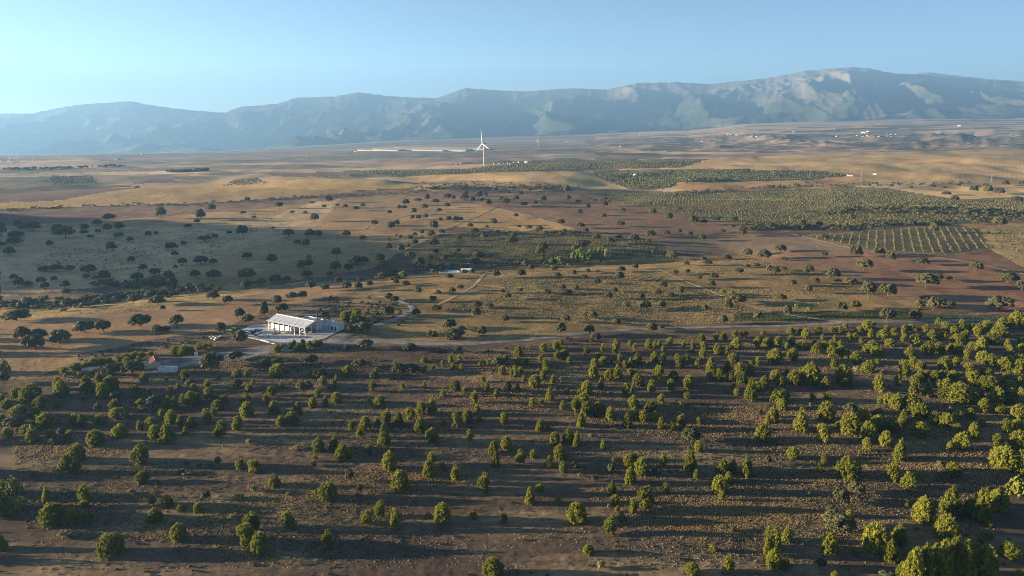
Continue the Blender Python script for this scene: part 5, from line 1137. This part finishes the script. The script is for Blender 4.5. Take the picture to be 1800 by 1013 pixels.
# white panel walls under the roof (left part), dark inside above them
for i in range(9):
    MB().box(0.3 + 1.85 * i, 0.3 + 1.85 * (i + 1) - .05, 1.6, 1.8, 0, 3.4).build('wall_panel', WHITE, shed)
for i in range(6): MB().box(0.05, 0.2, 1.8 + 2.0 * i, 3.75 + 2.0 * i, 0, 3.4).build('wall_panel', WHITE, shed)
for i in range(6): MB().box(16.9, 17.1, 1.8 + 2.0 * i, 3.75 + 2.0 * i, 0, 4.6).build('wall_panel', STEEL, shed)
for i in range(14): MB().box(0.3 + (LEN - .6) * i / 14, 0.3 + (LEN - .6) * (i + 1) / 14 - .05, DEP - .4, DEP - .25, 0, EH - 0.2).build('wall_panel', STEEL if i < 9 else WHITE, shed)
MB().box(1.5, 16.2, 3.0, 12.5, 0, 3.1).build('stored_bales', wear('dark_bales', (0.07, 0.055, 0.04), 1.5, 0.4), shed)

# flat-roofed block attached behind
bx0, by0 = 8.0, DEP + 0.3
blk = empty('flat_roofed_building', shed.matrix_basis @ Vector((0, 0, 0)), rzs); blk.location = (NL.x, NL.y, Z0)
tag(blk, 'white flat-roofed building attached behind the open steel shed', 'building')
BW, BD, BH = LEN - 7.0, 9.0, 3.2
wl = MB().box(bx0, bx0 + BW, by0, by0 + BD, 0, BH).build('wall', wear('stained_render', (0.46, 0.44, 0.41), .6, .3, .9), blk)
MB().box(bx0 + .3, bx0 + BW - .3, by0 + .3, by0 + BD - .3, BH + .004, BH + .12).build('roof', wear('grey_roof', (0.30, 0.31, 0.32), 0.5, 0.2, 0.9), blk)
for (a, b, c, d_) in ((bx0 - .05, bx0 + BW + .05, by0 - .05, by0 + .25), (bx0 - .05, bx0 + BW + .05, by0 + BD - .25, by0 + BD + .05), (bx0 - .05, bx0 + .25, by0 + .26, by0 + BD - .26), (bx0 + BW - .25, bx0 + BW + .05, by0 + .26, by0 + BD - .26)):
    MB().box(a, b, c, d_, BH + .005, BH + .5).build('parapet', WHITE, blk)
for yq in (2.0, 5.5):
    dr = MB().box(bx0 + BW + .005, bx0 + BW + .08, by0 + yq, by0 + yq + 2.4, 0, 2.8).build('door', STEEL, blk)
    MB().box(bx0 + BW + .085, bx0 + BW + .13, by0 + yq + 2.0, by0 + yq + 2.15, 1.2, 1.4).build('handle', BLACKM, dr)
for q in range(3):
    wd = MB().box(bx0 + BW - 8 + 2.4 * q, bx0 + BW - 6.8 + 2.4 * q, by0 - .1, by0 - .055, 1.4, 2.6).build('window', GLASS, blk)
for q, (a, b, h) in enumerate(((6, 4, 1.0), (8, 5, 1.3), (11, 3.5, 0.9), (14, 6, 1.2))):
    MB().box(bx0 + a, bx0 + a + 1.5, by0 + b, by0 + b + 1.2, BH + .13, BH + .13 + h).build('roof_unit', WHITE if q % 2 else STEEL, blk)
ch = MB().bar((bx0 + 9.2, by0 + 8, BH + .1), (bx0 + 9.2, by0 + 8, BH + 4.6), .45, .38, 10).build('chimney', BLACKM, blk)
MB().bar((bx0 + 9.2, by0 + 8, BH + 4.65), (bx0 + 9.2, by0 + 8, BH + 5.0), .55, .5, 10).build('cowl', BLACKM, ch)
# annex at the right
anx = empty('annex_building', (NL.x, NL.y, Z0), rzs); tag(anx, 'small white annex with two doorways beside the flat-roofed building', 'building')
a0 = bx0 + BW + 1.2
MB().box(a0, a0 + 6, by0 + 3.2, by0 + 8.6, 0, 3.4).build('wall', WHITE, anx)
MB().box(a0 - .3, a0 + 6.3, by0 + 2.9, by0 + 8.9, 3.405, 3.6).build('roof', CONC, anx)
for q in (0.8, 3.4): MB().box(a0 + q, a0 + q + 1.5, by0 + 3.15, by0 + 3.195, 0, 2.3).build('door', DARKIN, anx)

# bare brown sapling in front of the white wall
sp_ = P(484.5, 588); t = empty('bare_sapling', (sp_.x, sp_.y, Z0 - .1)); tag(t, 'small rust-brown withered sapling in front of the white shed wall', 'tree')
trk = MB(); trk.bar((0, 0, 0), (0, 0, 2.2), .12, .08); g_ = random.Random(3)
for q in range(9):
    a = q * 0.7; trk.bar((0, 0, 1.0 + .13 * q), (math.cos(a) * 1.2, math.sin(a) * 1.2, 2.4 + .2 * q), .05, .02)
trk.build('trunk', BARK, t)
RUST = leaf_mat('withered_leaves', (0.11, 0.06, 0.03), (0.17, 0.09, 0.045), 0.2)
link(bpy.data.objects.new('crown', clump_mesh('crown', [(g_.uniform(-1.1, 1.1), g_.uniform(-1.1, 1.1), g_.uniform(1.8, 4.0)) for _ in range(11)], [.55] * 11, RUST, 14, .16, 9, 0.4)), t)
bed = MB().slab([(2.3 * math.cos(a * .63), 1.5 * math.sin(a * .63)) for a in range(10)], 0, .12).build('planting_bed', wear('bed_soil', (0.06, 0.045, 0.035), 3, .3), t)

# ------------------------------------------------------------------ vehicles and a person
def wheel(root, x, y, r):
    w = MB().bar((x, y - .11, r), (x, y + .11, r), r, r, 12).build('wheel', RUBBER, root)
    MB().bar((x, y - .125, r), (x, y + .125, r), r * .55, r * .55, 8).build('rim', STEEL, w)
def car(name, paint, loc, rz, label, cat='car', L=4.3, Wd=1.8, van=False, pick=False):
    c = empty(name, loc, rz); h = .5 * Wd
    if van: out = [(-L / 2, .3), (L / 2, .3), (L / 2, .95), (L / 2 - .35, 1.1), (L / 2 - 1.0, 1.85), (L / 2 - 1.2, 2.0), (-L / 2 + .05, 2.0), (-L / 2, 1.8)]
    elif pick: out = [(-L / 2, .4), (L / 2, .4), (L / 2, .95), (L / 2 - 1.1, 1.1), (L / 2 - 1.7, 1.7), (L / 2 - 2.9, 1.72), (L / 2 - 3.1, 1.0), (-L / 2, 1.0)]
    else: out = [(-L / 2, .3), (L / 2, .3), (L / 2, .75), (L / 2 - .9, .9), (L / 2 - 1.7, 1.42), (-L / 2 + .9, 1.46), (-L / 2 + .15, 1.0), (-L / 2, .9)]
    b = MB().prism(out, -h, h).build('body', paint, c)
    top = max(z for x, z in out)
    roofx = [x for x, z in out if z > top - .2]
    xf, xb = max(roofx), min(roofx)
    zl = 1.1 if (van or pick) else .92
    gl = MB().prism([(xf + .45, zl), (xf + .02, top - .12), (xb + .1, top - .12), (xb - .25 if not (van or pick) else xb + .1, zl)], -h - .01, h + .01)
    gl.build('side_window', GLASS, c)
    MB().poly([(xf + .62, -h + .1, zl + .0), (xf + .62, h - .1, zl + .0), (xf + .05, h - .15, top - .06), (xf + .05, -h + .15, top - .06), (xf + .5, -h + .1, zl - .1), (xf + .5, h - .1, zl - .1)], [(0, 1, 2, 3), (0, 4, 5, 1)]).build('windscreen', GLASS, c)
    for x in (-L / 2 + .8, L / 2 - .8):
        for y in (-h + .02, h - .02): wheel(c, x, y, .33)
    for y in (-h + .25, h - .25): MB().box(L / 2 - .02, L / 2 + .02, y - .18, y + .18, .6, .76).build('headlight', WHITE, c)
    tag(c, label, cat); return c
CARW = mat('white_car_paint', (0.75, 0.75, 0.74), .3, .5); CARD = mat('dark_car_paint', (0.03, 0.033, 0.04), .3, .5); CARS = mat('silver_car_paint', (0.45, 0.47, 0.5), .3, .5, .4); CARG = mat('green_paint', (0.05, 0.28, 0.06), .5)
p = P(435.5, 587.5); car('parked_car', CARW, (p.x, p.y, Z0), rzs + .5, 'white hatchback parked next to the dark oak by the yard')
p = P(446, 586.5); car('parked_car', CARD, (p.x, p.y, Z0), rzs + .3, 'dark saloon car parked between two white vehicles')
p = P(455.5, 584.8); car('parked_van', CARW, (p.x, p.y, Z0), rzs + .2, 'white van parked on the open end of the concrete yard', 'van', 4.8, 1.9, True)
p = P(451.5, 593); car('parked_van', CARW, (p.x, p.y, Z0), rzs - 1.0, 'short white van nose-on beside the kerb wall', 'van', 4.4, 1.85, True)
p = P(543, 585); car('parked_pickup', CARS, (p.x, p.y, Z0), rzs + .1, 'silver pickup parked under the shed roof', 'pickup', 5.0, 1.85, False, True)
p = P(497.5, 586.5); car('parked_car', CARS, (p.x, p.y, Z0), rzs + .15, 'silver hatchback parked against the white shed wall')
# green trailer
p = P(411, 582.5); tr = empty('green_trailer', (p.x, p.y, p.z + .05), rzs + .2); tag(tr, 'bright green farm trailer standing behind the dark oak', 'trailer')
MB().box(-3.2, 3.2, -1.2, 1.2, .7, .9).build('bed', CARG, tr)
for a, b, c, d_ in ((-3.2, 3.2, -1.2, -1.1), (-3.2, 3.2, 1.1, 1.2), (-3.2, -3.1, -1.09, 1.09), (3.1, 3.2, -1.09, 1.09)): MB().box(a, b, c, d_, .905, 1.9).build('side_board', CARG, tr)
for x in (-1.2, 0.4):
    for y in (-1.25, 1.25): wheel(tr, x, y, .4)
MB().bar((3.2, 0, .75), (4.6, 0, .6), .07).build('drawbar', BLACKM, tr)
# white sacks heaped by the oak
sack = clump_mesh('sack', [(0, 0, .5), (.25, .1, .55), (-.2, -.1, .45)], [.6, .5, .5], WHITE, 0, .1, 4, 1.0)
for j, (u, v) in enumerate(((372, 596), (376, 593.5), (380, 596), (384, 594.5), (388, 592.5), (378, 598.5), (369, 594))):
    p = P(u, v); o = bpy.data.objects.new('builder_sack', sack); link(o); o.location = (p.x, p.y, p.z); o.rotation_euler = (0, 0, j); s_ = .9 + .12 * (j % 3); o.scale = (s_, s_, s_)
    tag(o, 'plump white builder sack dumped on rough ground beside the dark oak', 'sack', 'white sacks dumped by the oak')
# person standing in the yard: one skinned body
def person(loc, rz):
    J = [(0, 0, .95), (0, 0, 1.2), (0, 0, 1.42), (0, .01, 1.53), (0, .02, 1.66), (.10, 0, .9), (.11, .03, .5), (.11, 0, .08), (.12, .14, .04), (-.10, 0, .9), (-.12, -.03, .5), (-.13, -.06, .08), (-.14, .08, .04), (.19, 0, 1.4), (.25, -.02, 1.12), (.27, .06, .88), (.27, .09, .78), (-.19, 0, 1.4), (-.25, -.02, 1.12), (-.27, .06, .88), (-.27, .09, .78)]
    E = [(0, 1), (1, 2), (2, 3), (3, 4), (0, 5), (5, 6), (6, 7), (7, 8), (0, 9), (9, 10), (10, 11), (11, 12), (2, 13), (13, 14), (14, 15), (15, 16), (2, 17), (17, 18), (18, 19), (19, 20)]
    Rd = [.15, .14, .15, .06, .11, .09, .065, .05, .04, .09, .065, .05, .04, .065, .05, .04, .04, .065, .05, .04, .04]
    me = bpy.data.meshes.new('person'); me.from_pydata(J, E, [])
    o = bpy.data.objects.new('person', me); link(o)
    md = o.modifiers.new('skin', 'SKIN')
    me.skin_vertices.new() if not me.skin_vertices else None
    for v, r in zip(me.skin_vertices[0].data, Rd): v.radius = (r, r)
    me.skin_vertices[0].data[0].use_root = True
    o.modifiers.new('sub', 'SUBSURF').levels = 1
    dg = bpy.context.evaluated_depsgraph_get(); me2 = bpy.data.meshes.new_from_object(o.evaluated_get(dg))
    o.modifiers.clear(); o.data = me2
    me2.materials.clear(); me2.materials.append(mat('dark_clothes', (0.025, 0.027, 0.035), .9)); me2.materials.append(mat('skin', (0.42, 0.26, 0.18), .7))
    for f in me2.polygons:
        c = f.center; f.material_index = 1 if (c.z > 1.52 and c.y > -.02) or (c.z < .84 and abs(c.x) > .22) else 0
    hair = MB().poly([tuple(np.array(v) * .115 + np.array((0, -.005, 1.72))) for v in ICO_V if v[2] > -.3], []).v
    o.location = loc; o.rotation_euler = (0, 0, rz)
    hv = ICO_V * np.array([.115, .125, .10]) + np.array([0, -.015, 1.735])
    h = link(bpy.data.objects.new('hair', np_mesh('hair', hv, ICO_F, [mat('dark_hair', (0.02, 0.015, 0.012), .8)])), o)
    tag(o, 'person in dark clothes standing on the concrete yard', 'person')
p = P(472.5, 594.5); person((p.x, p.y, Z0), 2.6)

# ------------------------------------------------------------------ hut, container, tank, cabinet
hp = P(274, 646.5); hr = R(33)
hut = empty('small_hut', (hp.x, hp.y, hp.z), hr); tag(hut, 'small cream hut with red tiled gable roof beside the gravel yard', 'hut')
HL, HW, HH = 7.6, 4.6, 2.6
# walls as one shell with gable ends; local x along the ridge
MB().prism([(-HW / 2, -.3), (HW / 2, -.3), (HW / 2, HH), (0, HH + 1.25), (-HW / 2, HH)], 0, HL).build('wall', CREAM, hut)
for s_ in (-1, 1):
    rf = empty('roof_slope', (0, 0, 0)); rf.parent = hut
    nrow = 7
    for i in range(nrow):
        for j in range(9):
            t0, t1 = i / nrow, (i + 1) / nrow + .02
            xa, xb = s_ * (HW / 2 + .35) * t0, s_ * (HW / 2 + .35) * t1
            za, zb = HH + 1.33 - t0 * 1.42, HH + 1.33 - t1 * 1.42
            y0, y1 = -.3 + (HL + .6) * j / 9, -.3 + (HL + .6) * (j + 1) / 9 - .05
            MB().poly([(xa, y0, za - .02), (xa, y1, za - .02), (xb, y1, zb + .07), (xb, y0, zb + .07), (xa, y0, za - .12), (xa, y1, za - .12), (xb, y1, zb - .03), (xb, y0, zb - .03)], [(0, 1, 2, 3), (7, 6, 5, 4), (0, 4, 5, 1), (1, 5, 6, 2), (2, 6, 7, 3), (3, 7, 4, 0)]).build('tile', TILE, rf)
MB().bar((0, -.32, HH + 1.36), (0, HL + .32, HH + 1.36), .14).build('ridge_tiles', wear('ridge_tile', (0.50, 0.22, 0.14), 2, .2), hut)
dd = MB().box(HW / 2 + .005, HW / 2 + .06, 3.0, 3.9, 0, 2.05).build('door', wear('door_brown', (0.10, 0.07, 0.05), 3, .3), hut)
MB().box(HW / 2 + .065, HW / 2 + .11, 3.7, 3.8, .95, 1.1).build('handle', BLACKM, dd)
wn_ = MB().box(HW / 2 + .005, HW / 2 + .05, 5.4, 6.3, 1.1, 2.0).build('window', GLASS, hut)
MB().box(HW / 2 + .003, HW / 2 + .15, 5.3, 6.4, 1.0, 1.09).build('sill', CREAM, wn_)
lean = empty('walled_enclosure', (hp.x, hp.y, hp.z), hr); tag(lean, 'low cream walled enclosure with grey-green cover joined to the hut', 'enclosure')
lx0, lx1 = -HW / 2 - 7.2, -HW / 2 - .02
for a, b, c, d_ in ((lx0, lx1, 0, .25), (lx0, lx1, 5.2, 5.45), (lx0, lx0 + .25, .26, 5.19)): MB().box(a, b, c, d_, -.5, 2.5).build('wall', CREAM, lean)
MB().box(lx0 + .3, lx1 - .05, .3, 5.15, 1.7, 1.85).build('cover', wear('green_cover', (0.10, 0.15, 0.13), 1, .2), lean)

cp = P(295.5, 653); cr = R(-3)
con = empty('container', (cp.x, cp.y, cp.z), cr); tag(con, 'white open-topped container lying below the hut', 'container')
CL, CW, CH = 8.6, 2.5, 2.4
MB().box(-CL / 2, CL / 2, -CW / 2, CW / 2, .1, .25).build('floor_pan', STEEL, con)
for a, b, c, d_ in ((-CL / 2, CL / 2, -CW / 2, -CW / 2 + .1), (-CL / 2, CL / 2, CW / 2 - .1, CW / 2), (-CL / 2, -CL / 2 + .1, -CW / 2 + .11, CW / 2 - .11), (CL / 2 - .1, CL / 2, -CW / 2 + .11, CW / 2 - .11)): MB().box(a, b, c, d_, .255, CH).build('side', WHITE, con)
for i in range(13): MB().box(-CL / 2 + .15 + i * .69, -CL / 2 + .28 + i * .69, -CW / 2 - .06, -CW / 2 - .003, .3, CH - .05).build('rib', WHITE, con)
for x in (-CL / 2, CL / 2): 
    for y in (-CW / 2, CW / 2): MB().box(x - .1, x + .1, y - .1, y + .1, 0, CH + .06).build('corner_post', STEEL, con)
MB().box(-CL / 2 + .5, CL / 2 - 1.0, -CW / 2 + .3, CW / 2 - .3, .26, 1.7).build('rubble_load', wear('rubble', (0.35, 0.36, 0.38), 2, .4, bump=.3), con)

tp = [P(142, 650.5), P(150, 647.5), P(176, 645.5), P(177, 648), P(160, 652), P(144, 653)]
zt = max(q.z for q in tp)
tk = MB().slab([(q.x, q.y) for q in tp], zt - 1.2, zt + .5).build('concrete_tank', CONC); tag(tk, 'low flat-topped concrete water tank among pines beside the hut', 'tank')
cen = sum((q.xy for q in tp), Vector((0, 0))) / 6
hx = MB().slab([(cen.x + (q.x - cen.x) * .25, cen.y + (q.y - cen.y) * .25) for q in tp], zt + .503, zt + .62).build('hatch', STEEL, tk)
p = P(345, 625); cb = empty('utility_cabinet', (p.x, p.y, p.z), .2); tag(cb, 'small white utility cabinet beside the gravel yard', 'cabinet')
MB().box(-.8, .8, -.5, .5, 0, 1.6).build('body', WHITE, cb); MB().box(-.9, .9, -.6, .6, 1.605, 1.7).build('lid', STEEL, cb); MB().box(-.7, .7, -.54, -.505, .1, 1.5).build('door', WHITE, cb)
p = P(308, 648); 

# ------------------------------------------------------------------ pool house below the vineyard
pp = P(790, 478.5); pz = pp.z + .1
pool = empty('swimming_pool', (pp.x, pp.y, pz), R(8)); tag(pool, 'pale blue swimming pool with white edge below the vineyard', 'pool')
MB().box(-9, 9, -4.5, 4.5, -.6, .25).build('terrace', WHITE, pool)
MB().box(-7, 5, -3.2, 3.2, .255, .30).build('water', mat('pool_water', (0.20, 0.48, 0.62), .08, .5), pool)
pav = empty('pool_pavilion', (pp.x + 15, pp.y - 3, pz), R(8)); tag(pav, 'small open pavilion with white flat roof beside the pool', 'pavilion')
for x in (-4, 4):
    for y in (-3, 3): MB().box(x - .15, x + .15, y - .15, y + .15, -.8, 2.8).build('post', STEEL, pav)
MB().box(-4.6, 4.6, -3.6, 3.6, 2.805, 3.05).build('roof', WHITE, pav); MB().box(-4, 4, 2.2, 2.4, 0, 2.6).build('wall', CREAM, pav)

# ------------------------------------------------------------------ wind turbines, power poles
TW = wear('turbine_white', (0.55, 0.55, 0.55), .1, .05, .5)
def turbine(name, u, v, hub_px, blade_px, rot, yaw, label, group=None, parts=True):
    b = P(u, v); D = (b - cam.location).length
    hh = hub_px * D / FOC; bl = blade_px * D / FOC
    t = empty(name, (b.x, b.y, b.z), yaw)
    k = hh / 60.0
    MB().bar((0, 0, -3), (0, 0, hh - 1.2 * k), 1.0 * k, 0.6 * k, 12).build('tower', TW, t)
    if parts: MB().bar((0, 0, -2.5), (0, 0, .5), 8 * k, 8 * k, 14).build('foundation', CONC, t)
    MB().prism([(-2.2 * k, hh - 1.5 * k), (2.2 * k, hh - 1.5 * k), (2.2 * k, hh + 1.7 * k), (-2.2 * k, hh + 1.7 * k)], -4.0 * k, 6.5 * k).build('nacelle', TW, t)
    hb = MB().bar((0, -4.1 * k, hh), (0, -7 * k, hh), 1.9 * k, .7 * k, 10).build('hub', TW, t)
    for q in range(3):
        a = rot + q * 2.0944; dx, dz = math.sin(a), math.cos(a); px_, pz_ = dz, -dx
        w0, w1, th = 0.9 * k, .2 * k, .25 * k
        y = -5.4 * k; pts = []
        for (r, w) in ((1.2 * k, .8 * k), (bl * .22, w0), (bl * .6, w0 * .7), (bl, w1)):
            for (s_, o_) in ((-1, 0), (0.2, 1), (1, 0), (0.2, -1)):
                pts.append((dx * r + px_ * w * s_, y + o_ * th * (1 - .7 * r / bl), hh + dz * r + pz_ * w * s_))
        fs = []
        for i in range(3):
            for j in range(4): fs.append((i * 4 + j, i * 4 + (j + 1) % 4, i * 4 + 4 + (j + 1) % 4, i * 4 + 4 + j))
        fs += [(3, 2, 1, 0), (12, 13, 14, 15)]
        MB().poly(pts, fs).build('blade', TW, hb)
    tag(t, label, 'wind turbine', group); return t
turbine('wind_turbine', 850.5, 292, 38, 23, R(-7), R(-52), 'tall white three-bladed wind turbine standing alone among the tan fields')
turbine('wind_turbine', 946, 261, 13, 8, R(0), R(-60), 'slim distant white turbine between the tall one and the badlands')
for j, (u, v, h_) in enumerate(((3, 294, 9), (20, 297, 11), (31, 289, 8), (108, 283, 9), (131, 281, 8), (153, 278, 7), (174, 278, 7), (58, 285, 7), (566, 262, 6))):
    turbine('wind_turbine', u, v, h_, h_ * .62, R(17 * j), R(-30 + 9 * j), 'tiny hazy white turbine at the mountain foot', 'far turbines at the mountain foot', False)
PYL = wear('galvanised', (0.26, 0.26, 0.26), .5, .1, .6)
def pole(u, v, h_px):
    b = P(u, v); hh = h_px * (b - cam.location).length / FOC
    t = empty('power_pole', (b.x, b.y, b.z), R(20))
    m_ = MB()
    for sx in (-1, 1):
        for sy in (-1, 1): m_.bar((sx * .9, sy * .9, -.5), (sx * .25, sy * .25, hh), .10, .06, 5)
    for q in range(6): 
        z_ = hh * (q + .3) / 6.5; f = .9 - .65 * z_ / hh; m_.bar((-f, -f, z_), (f, -f, z_ + hh / 7), .07, .07, 4); m_.bar((f, f, z_), (-f, f, z_ + hh / 7), .07, .07, 4)
    m_.build('lattice_mast', PYL, t)
    for z_ in (.86, .97): MB().bar((-2.2, 0, hh * z_), (2.2, 0, hh * z_), .08, .08, 5).build('cross_arm', PYL, t)
    tag(t, 'thin grey lattice power pole crossing the orchard and upland stubble', 'power pole', 'power poles on the upland'); return t
for u, v, h_ in ((1208, 300, 10), (1267, 301, 9), (1329, 302, 10), (1423, 313, 14), (1513, 320, 17), (1400, 303, 9), (1742, 320, 12)): pole(u, v, h_)

# ------------------------------------------------------------------ far farms, greenhouses and villages
WALLW = wear('whitewash', (0.52, 0.50, 0.46), .05, .1, .9); PLAST = mat('greenhouse_plastic', (0.21, 0.198, 0.178), .6, .3)
def far_house(u, v, w_px, rz, label, group, roofm=TILE, name='house', wall=WALLW, hk=.55):
    b = P(u, v); D = (b - cam.location).length; w = w_px * D / FOC; d = w * .6; h = w * hk * .6
    t = empty(name, (b.x, b.y, b.z - .3), rz)
    MB().prism([(-d / 2, -1), (d / 2, -1), (d / 2, h), (0, h * 1.35), (-d / 2, h)], -w / 2, w / 2).build('wall', wall, t)
    m_ = MB()
    for s_ in (-1, 1): m_.poly([(0, -w / 2 - .3, h * 1.37 + .1), (0, w / 2 + .3, h * 1.37 + .1), (s_ * d * .55, w / 2 + .3, h * .98 + .1), (s_ * d * .55, -w / 2 - .3, h * .98 + .1), (0, -w / 2 - .3, h * 1.37 + .4), (0, w / 2 + .3, h * 1.37 + .4), (s_ * d * .55, w / 2 + .3, h * .98 + .4), (s_ * d * .55, -w / 2 - .3, h * .98 + .4)], [(0, 1, 2, 3), (7, 6, 5, 4), (0, 4, 5, 1), (1, 5, 6, 2), (2, 6, 7, 3), (3, 7, 4, 0)])
    m_.build('roof', roofm, t)
    tag(t, label, 'house' if name == 'house' else 'building', group); return t
GH = [MB().prism([(q * 12, -8), (q * 12 + 11.7, -8), (q * 12 + 11.7, 4), (q * 12 + 9, 6.4), (q * 12 + 6, 7.2), (q * 12 + 3, 6.4), (q * 12, 4)], -130, 130).mesh('tunnel', PLAST) for q in range(5)]
def greenhouse(u, v, k):
    b = P(u, v); t = empty('greenhouse', (b.x, b.y, b.z), R(-127)); t.scale = (1, k, 1)
    for me in GH: link(bpy.data.objects.new('tunnel', me), t)
    tag(t, 'long white plastic greenhouse in the bright strip behind the turbine', 'greenhouse', 'white greenhouses on the plain')
for r_, (v, ua, ub) in enumerate(((261.2, 725, 835), (262.8, 690, 838), (264.6, 660, 800))):
    n_ = int((ub - ua) / 34)
    for q in range(n_ + 1): greenhouse(ua + (ub - ua) * q / n_ + rnd.uniform(-3, 3), v + rnd.uniform(-.3, .3), rnd.uniform(.6, .95))
for u, v, w in ((802, 289, 6), (810, 288.5, 5), (877, 288, 5), (886, 288, 5), (893, 287.5, 6), (905, 287, 8), (914, 286.5, 9), (925, 286, 8), (868, 288.5, 4), (898, 289, 6)):
    far_house(u, v, w * .75, rnd.uniform(0, 3), 'low farm building among those at the foot of the tall turbine', 'farm buildings by the turbine', rnd.choice((STEEL, TILE, WALLW)), 'farm_building', WALLW, .4)
far_house(1117, 309, 8, .3, 'small white farmhouse at the edge of the green orchard', None); far_house(1494, 310, 8, 1.2, 'long red-roofed farmhouse on the upland stubble', None); far_house(1538, 307, 5, .8, 'little red-roofed hut on the upland stubble', None)
for c, (u0, u1, v0, v1, n, lab) in enumerate(((1278, 1310, 220, 224, 16, 'tiny white village house under the mountain'), (1500, 1590, 221, 227, 30, 'tiny pale village house in the strung-out village'), (980, 1010, 231, 236, 12, 'tiny pale house of the hamlet at the range foot'), (1100, 1150, 222, 228, 12, 'tiny house in the hamlet under the lit spur'), (590, 650, 247, 251, 9, 'tiny white house below the lit foothill'))):
    for _ in range(n):
        u = rnd.uniform(u0, u1); v = rnd.uniform(v0, v1) + 12
        far_house(u, v + 2, rnd.uniform(1.2, 2.2), rnd.uniform(0, 3), lab, ('houses of the village under the mountain', 'houses of the strung-out village', 'houses of the hamlet at the range foot', 'houses of the hamlet under the lit spur', 'houses below the lit foothill')[c], TILE if rnd.random() < .6 else WALLW)
for u, v, w in ((1518, 234, 10), (1526, 232, 8), (1686, 222, 7), (475, 264, 9), (1090, 258, 6), (740, 252, 5), (455, 272, 5), (612, 268, 6), (625, 267, 6), (208, 281, 9), (250, 272, 8), (540, 270, 5), (1235, 250, 6), (360, 292, 5), (438, 302, 5), (230, 297, 4), (1395, 232, 6), (1330, 240, 5), (1470, 240, 6)):
    far_house(u, v, w * .6, rnd.uniform(0, 3), 'far white barn dotted on the hazy plain', 'far white barns on the plain', WALLW, 'barn', WALLW, .4)
# ------------------------------------------------------------------ haze in the valley air
hz = MB().box(-12400, 12400, -900, 15600, -620, 1330)
hm = bpy.data.materials.new('valley_haze'); hm.use_nodes = True
for n in list(hm.node_tree.nodes):
    if n.type == 'BSDF_PRINCIPLED': hm.node_tree.nodes.remove(n)
pv = hm.node_tree.nodes.new('ShaderNodeVolumePrincipled')
pv.inputs['Density'].default_value = HAZE_DENSITY
pv.inputs['Color'].default_value = (*HAZE_COLOR, 1)
pv.inputs['Anisotropy'].default_value = HAZE_ANISO
hm.node_tree.links.new(pv.outputs['Volume'], [n for n in hm.node_tree.nodes if n.type == 'OUTPUT_MATERIAL'][0].inputs['Volume'])
hz = hz.build('haze', hm)
tag(hz, kind='stuff')

print('TRIS', sum(sum(len(p.vertices) - 2 for p in m.polygons) for m in bpy.data.meshes if m.users))
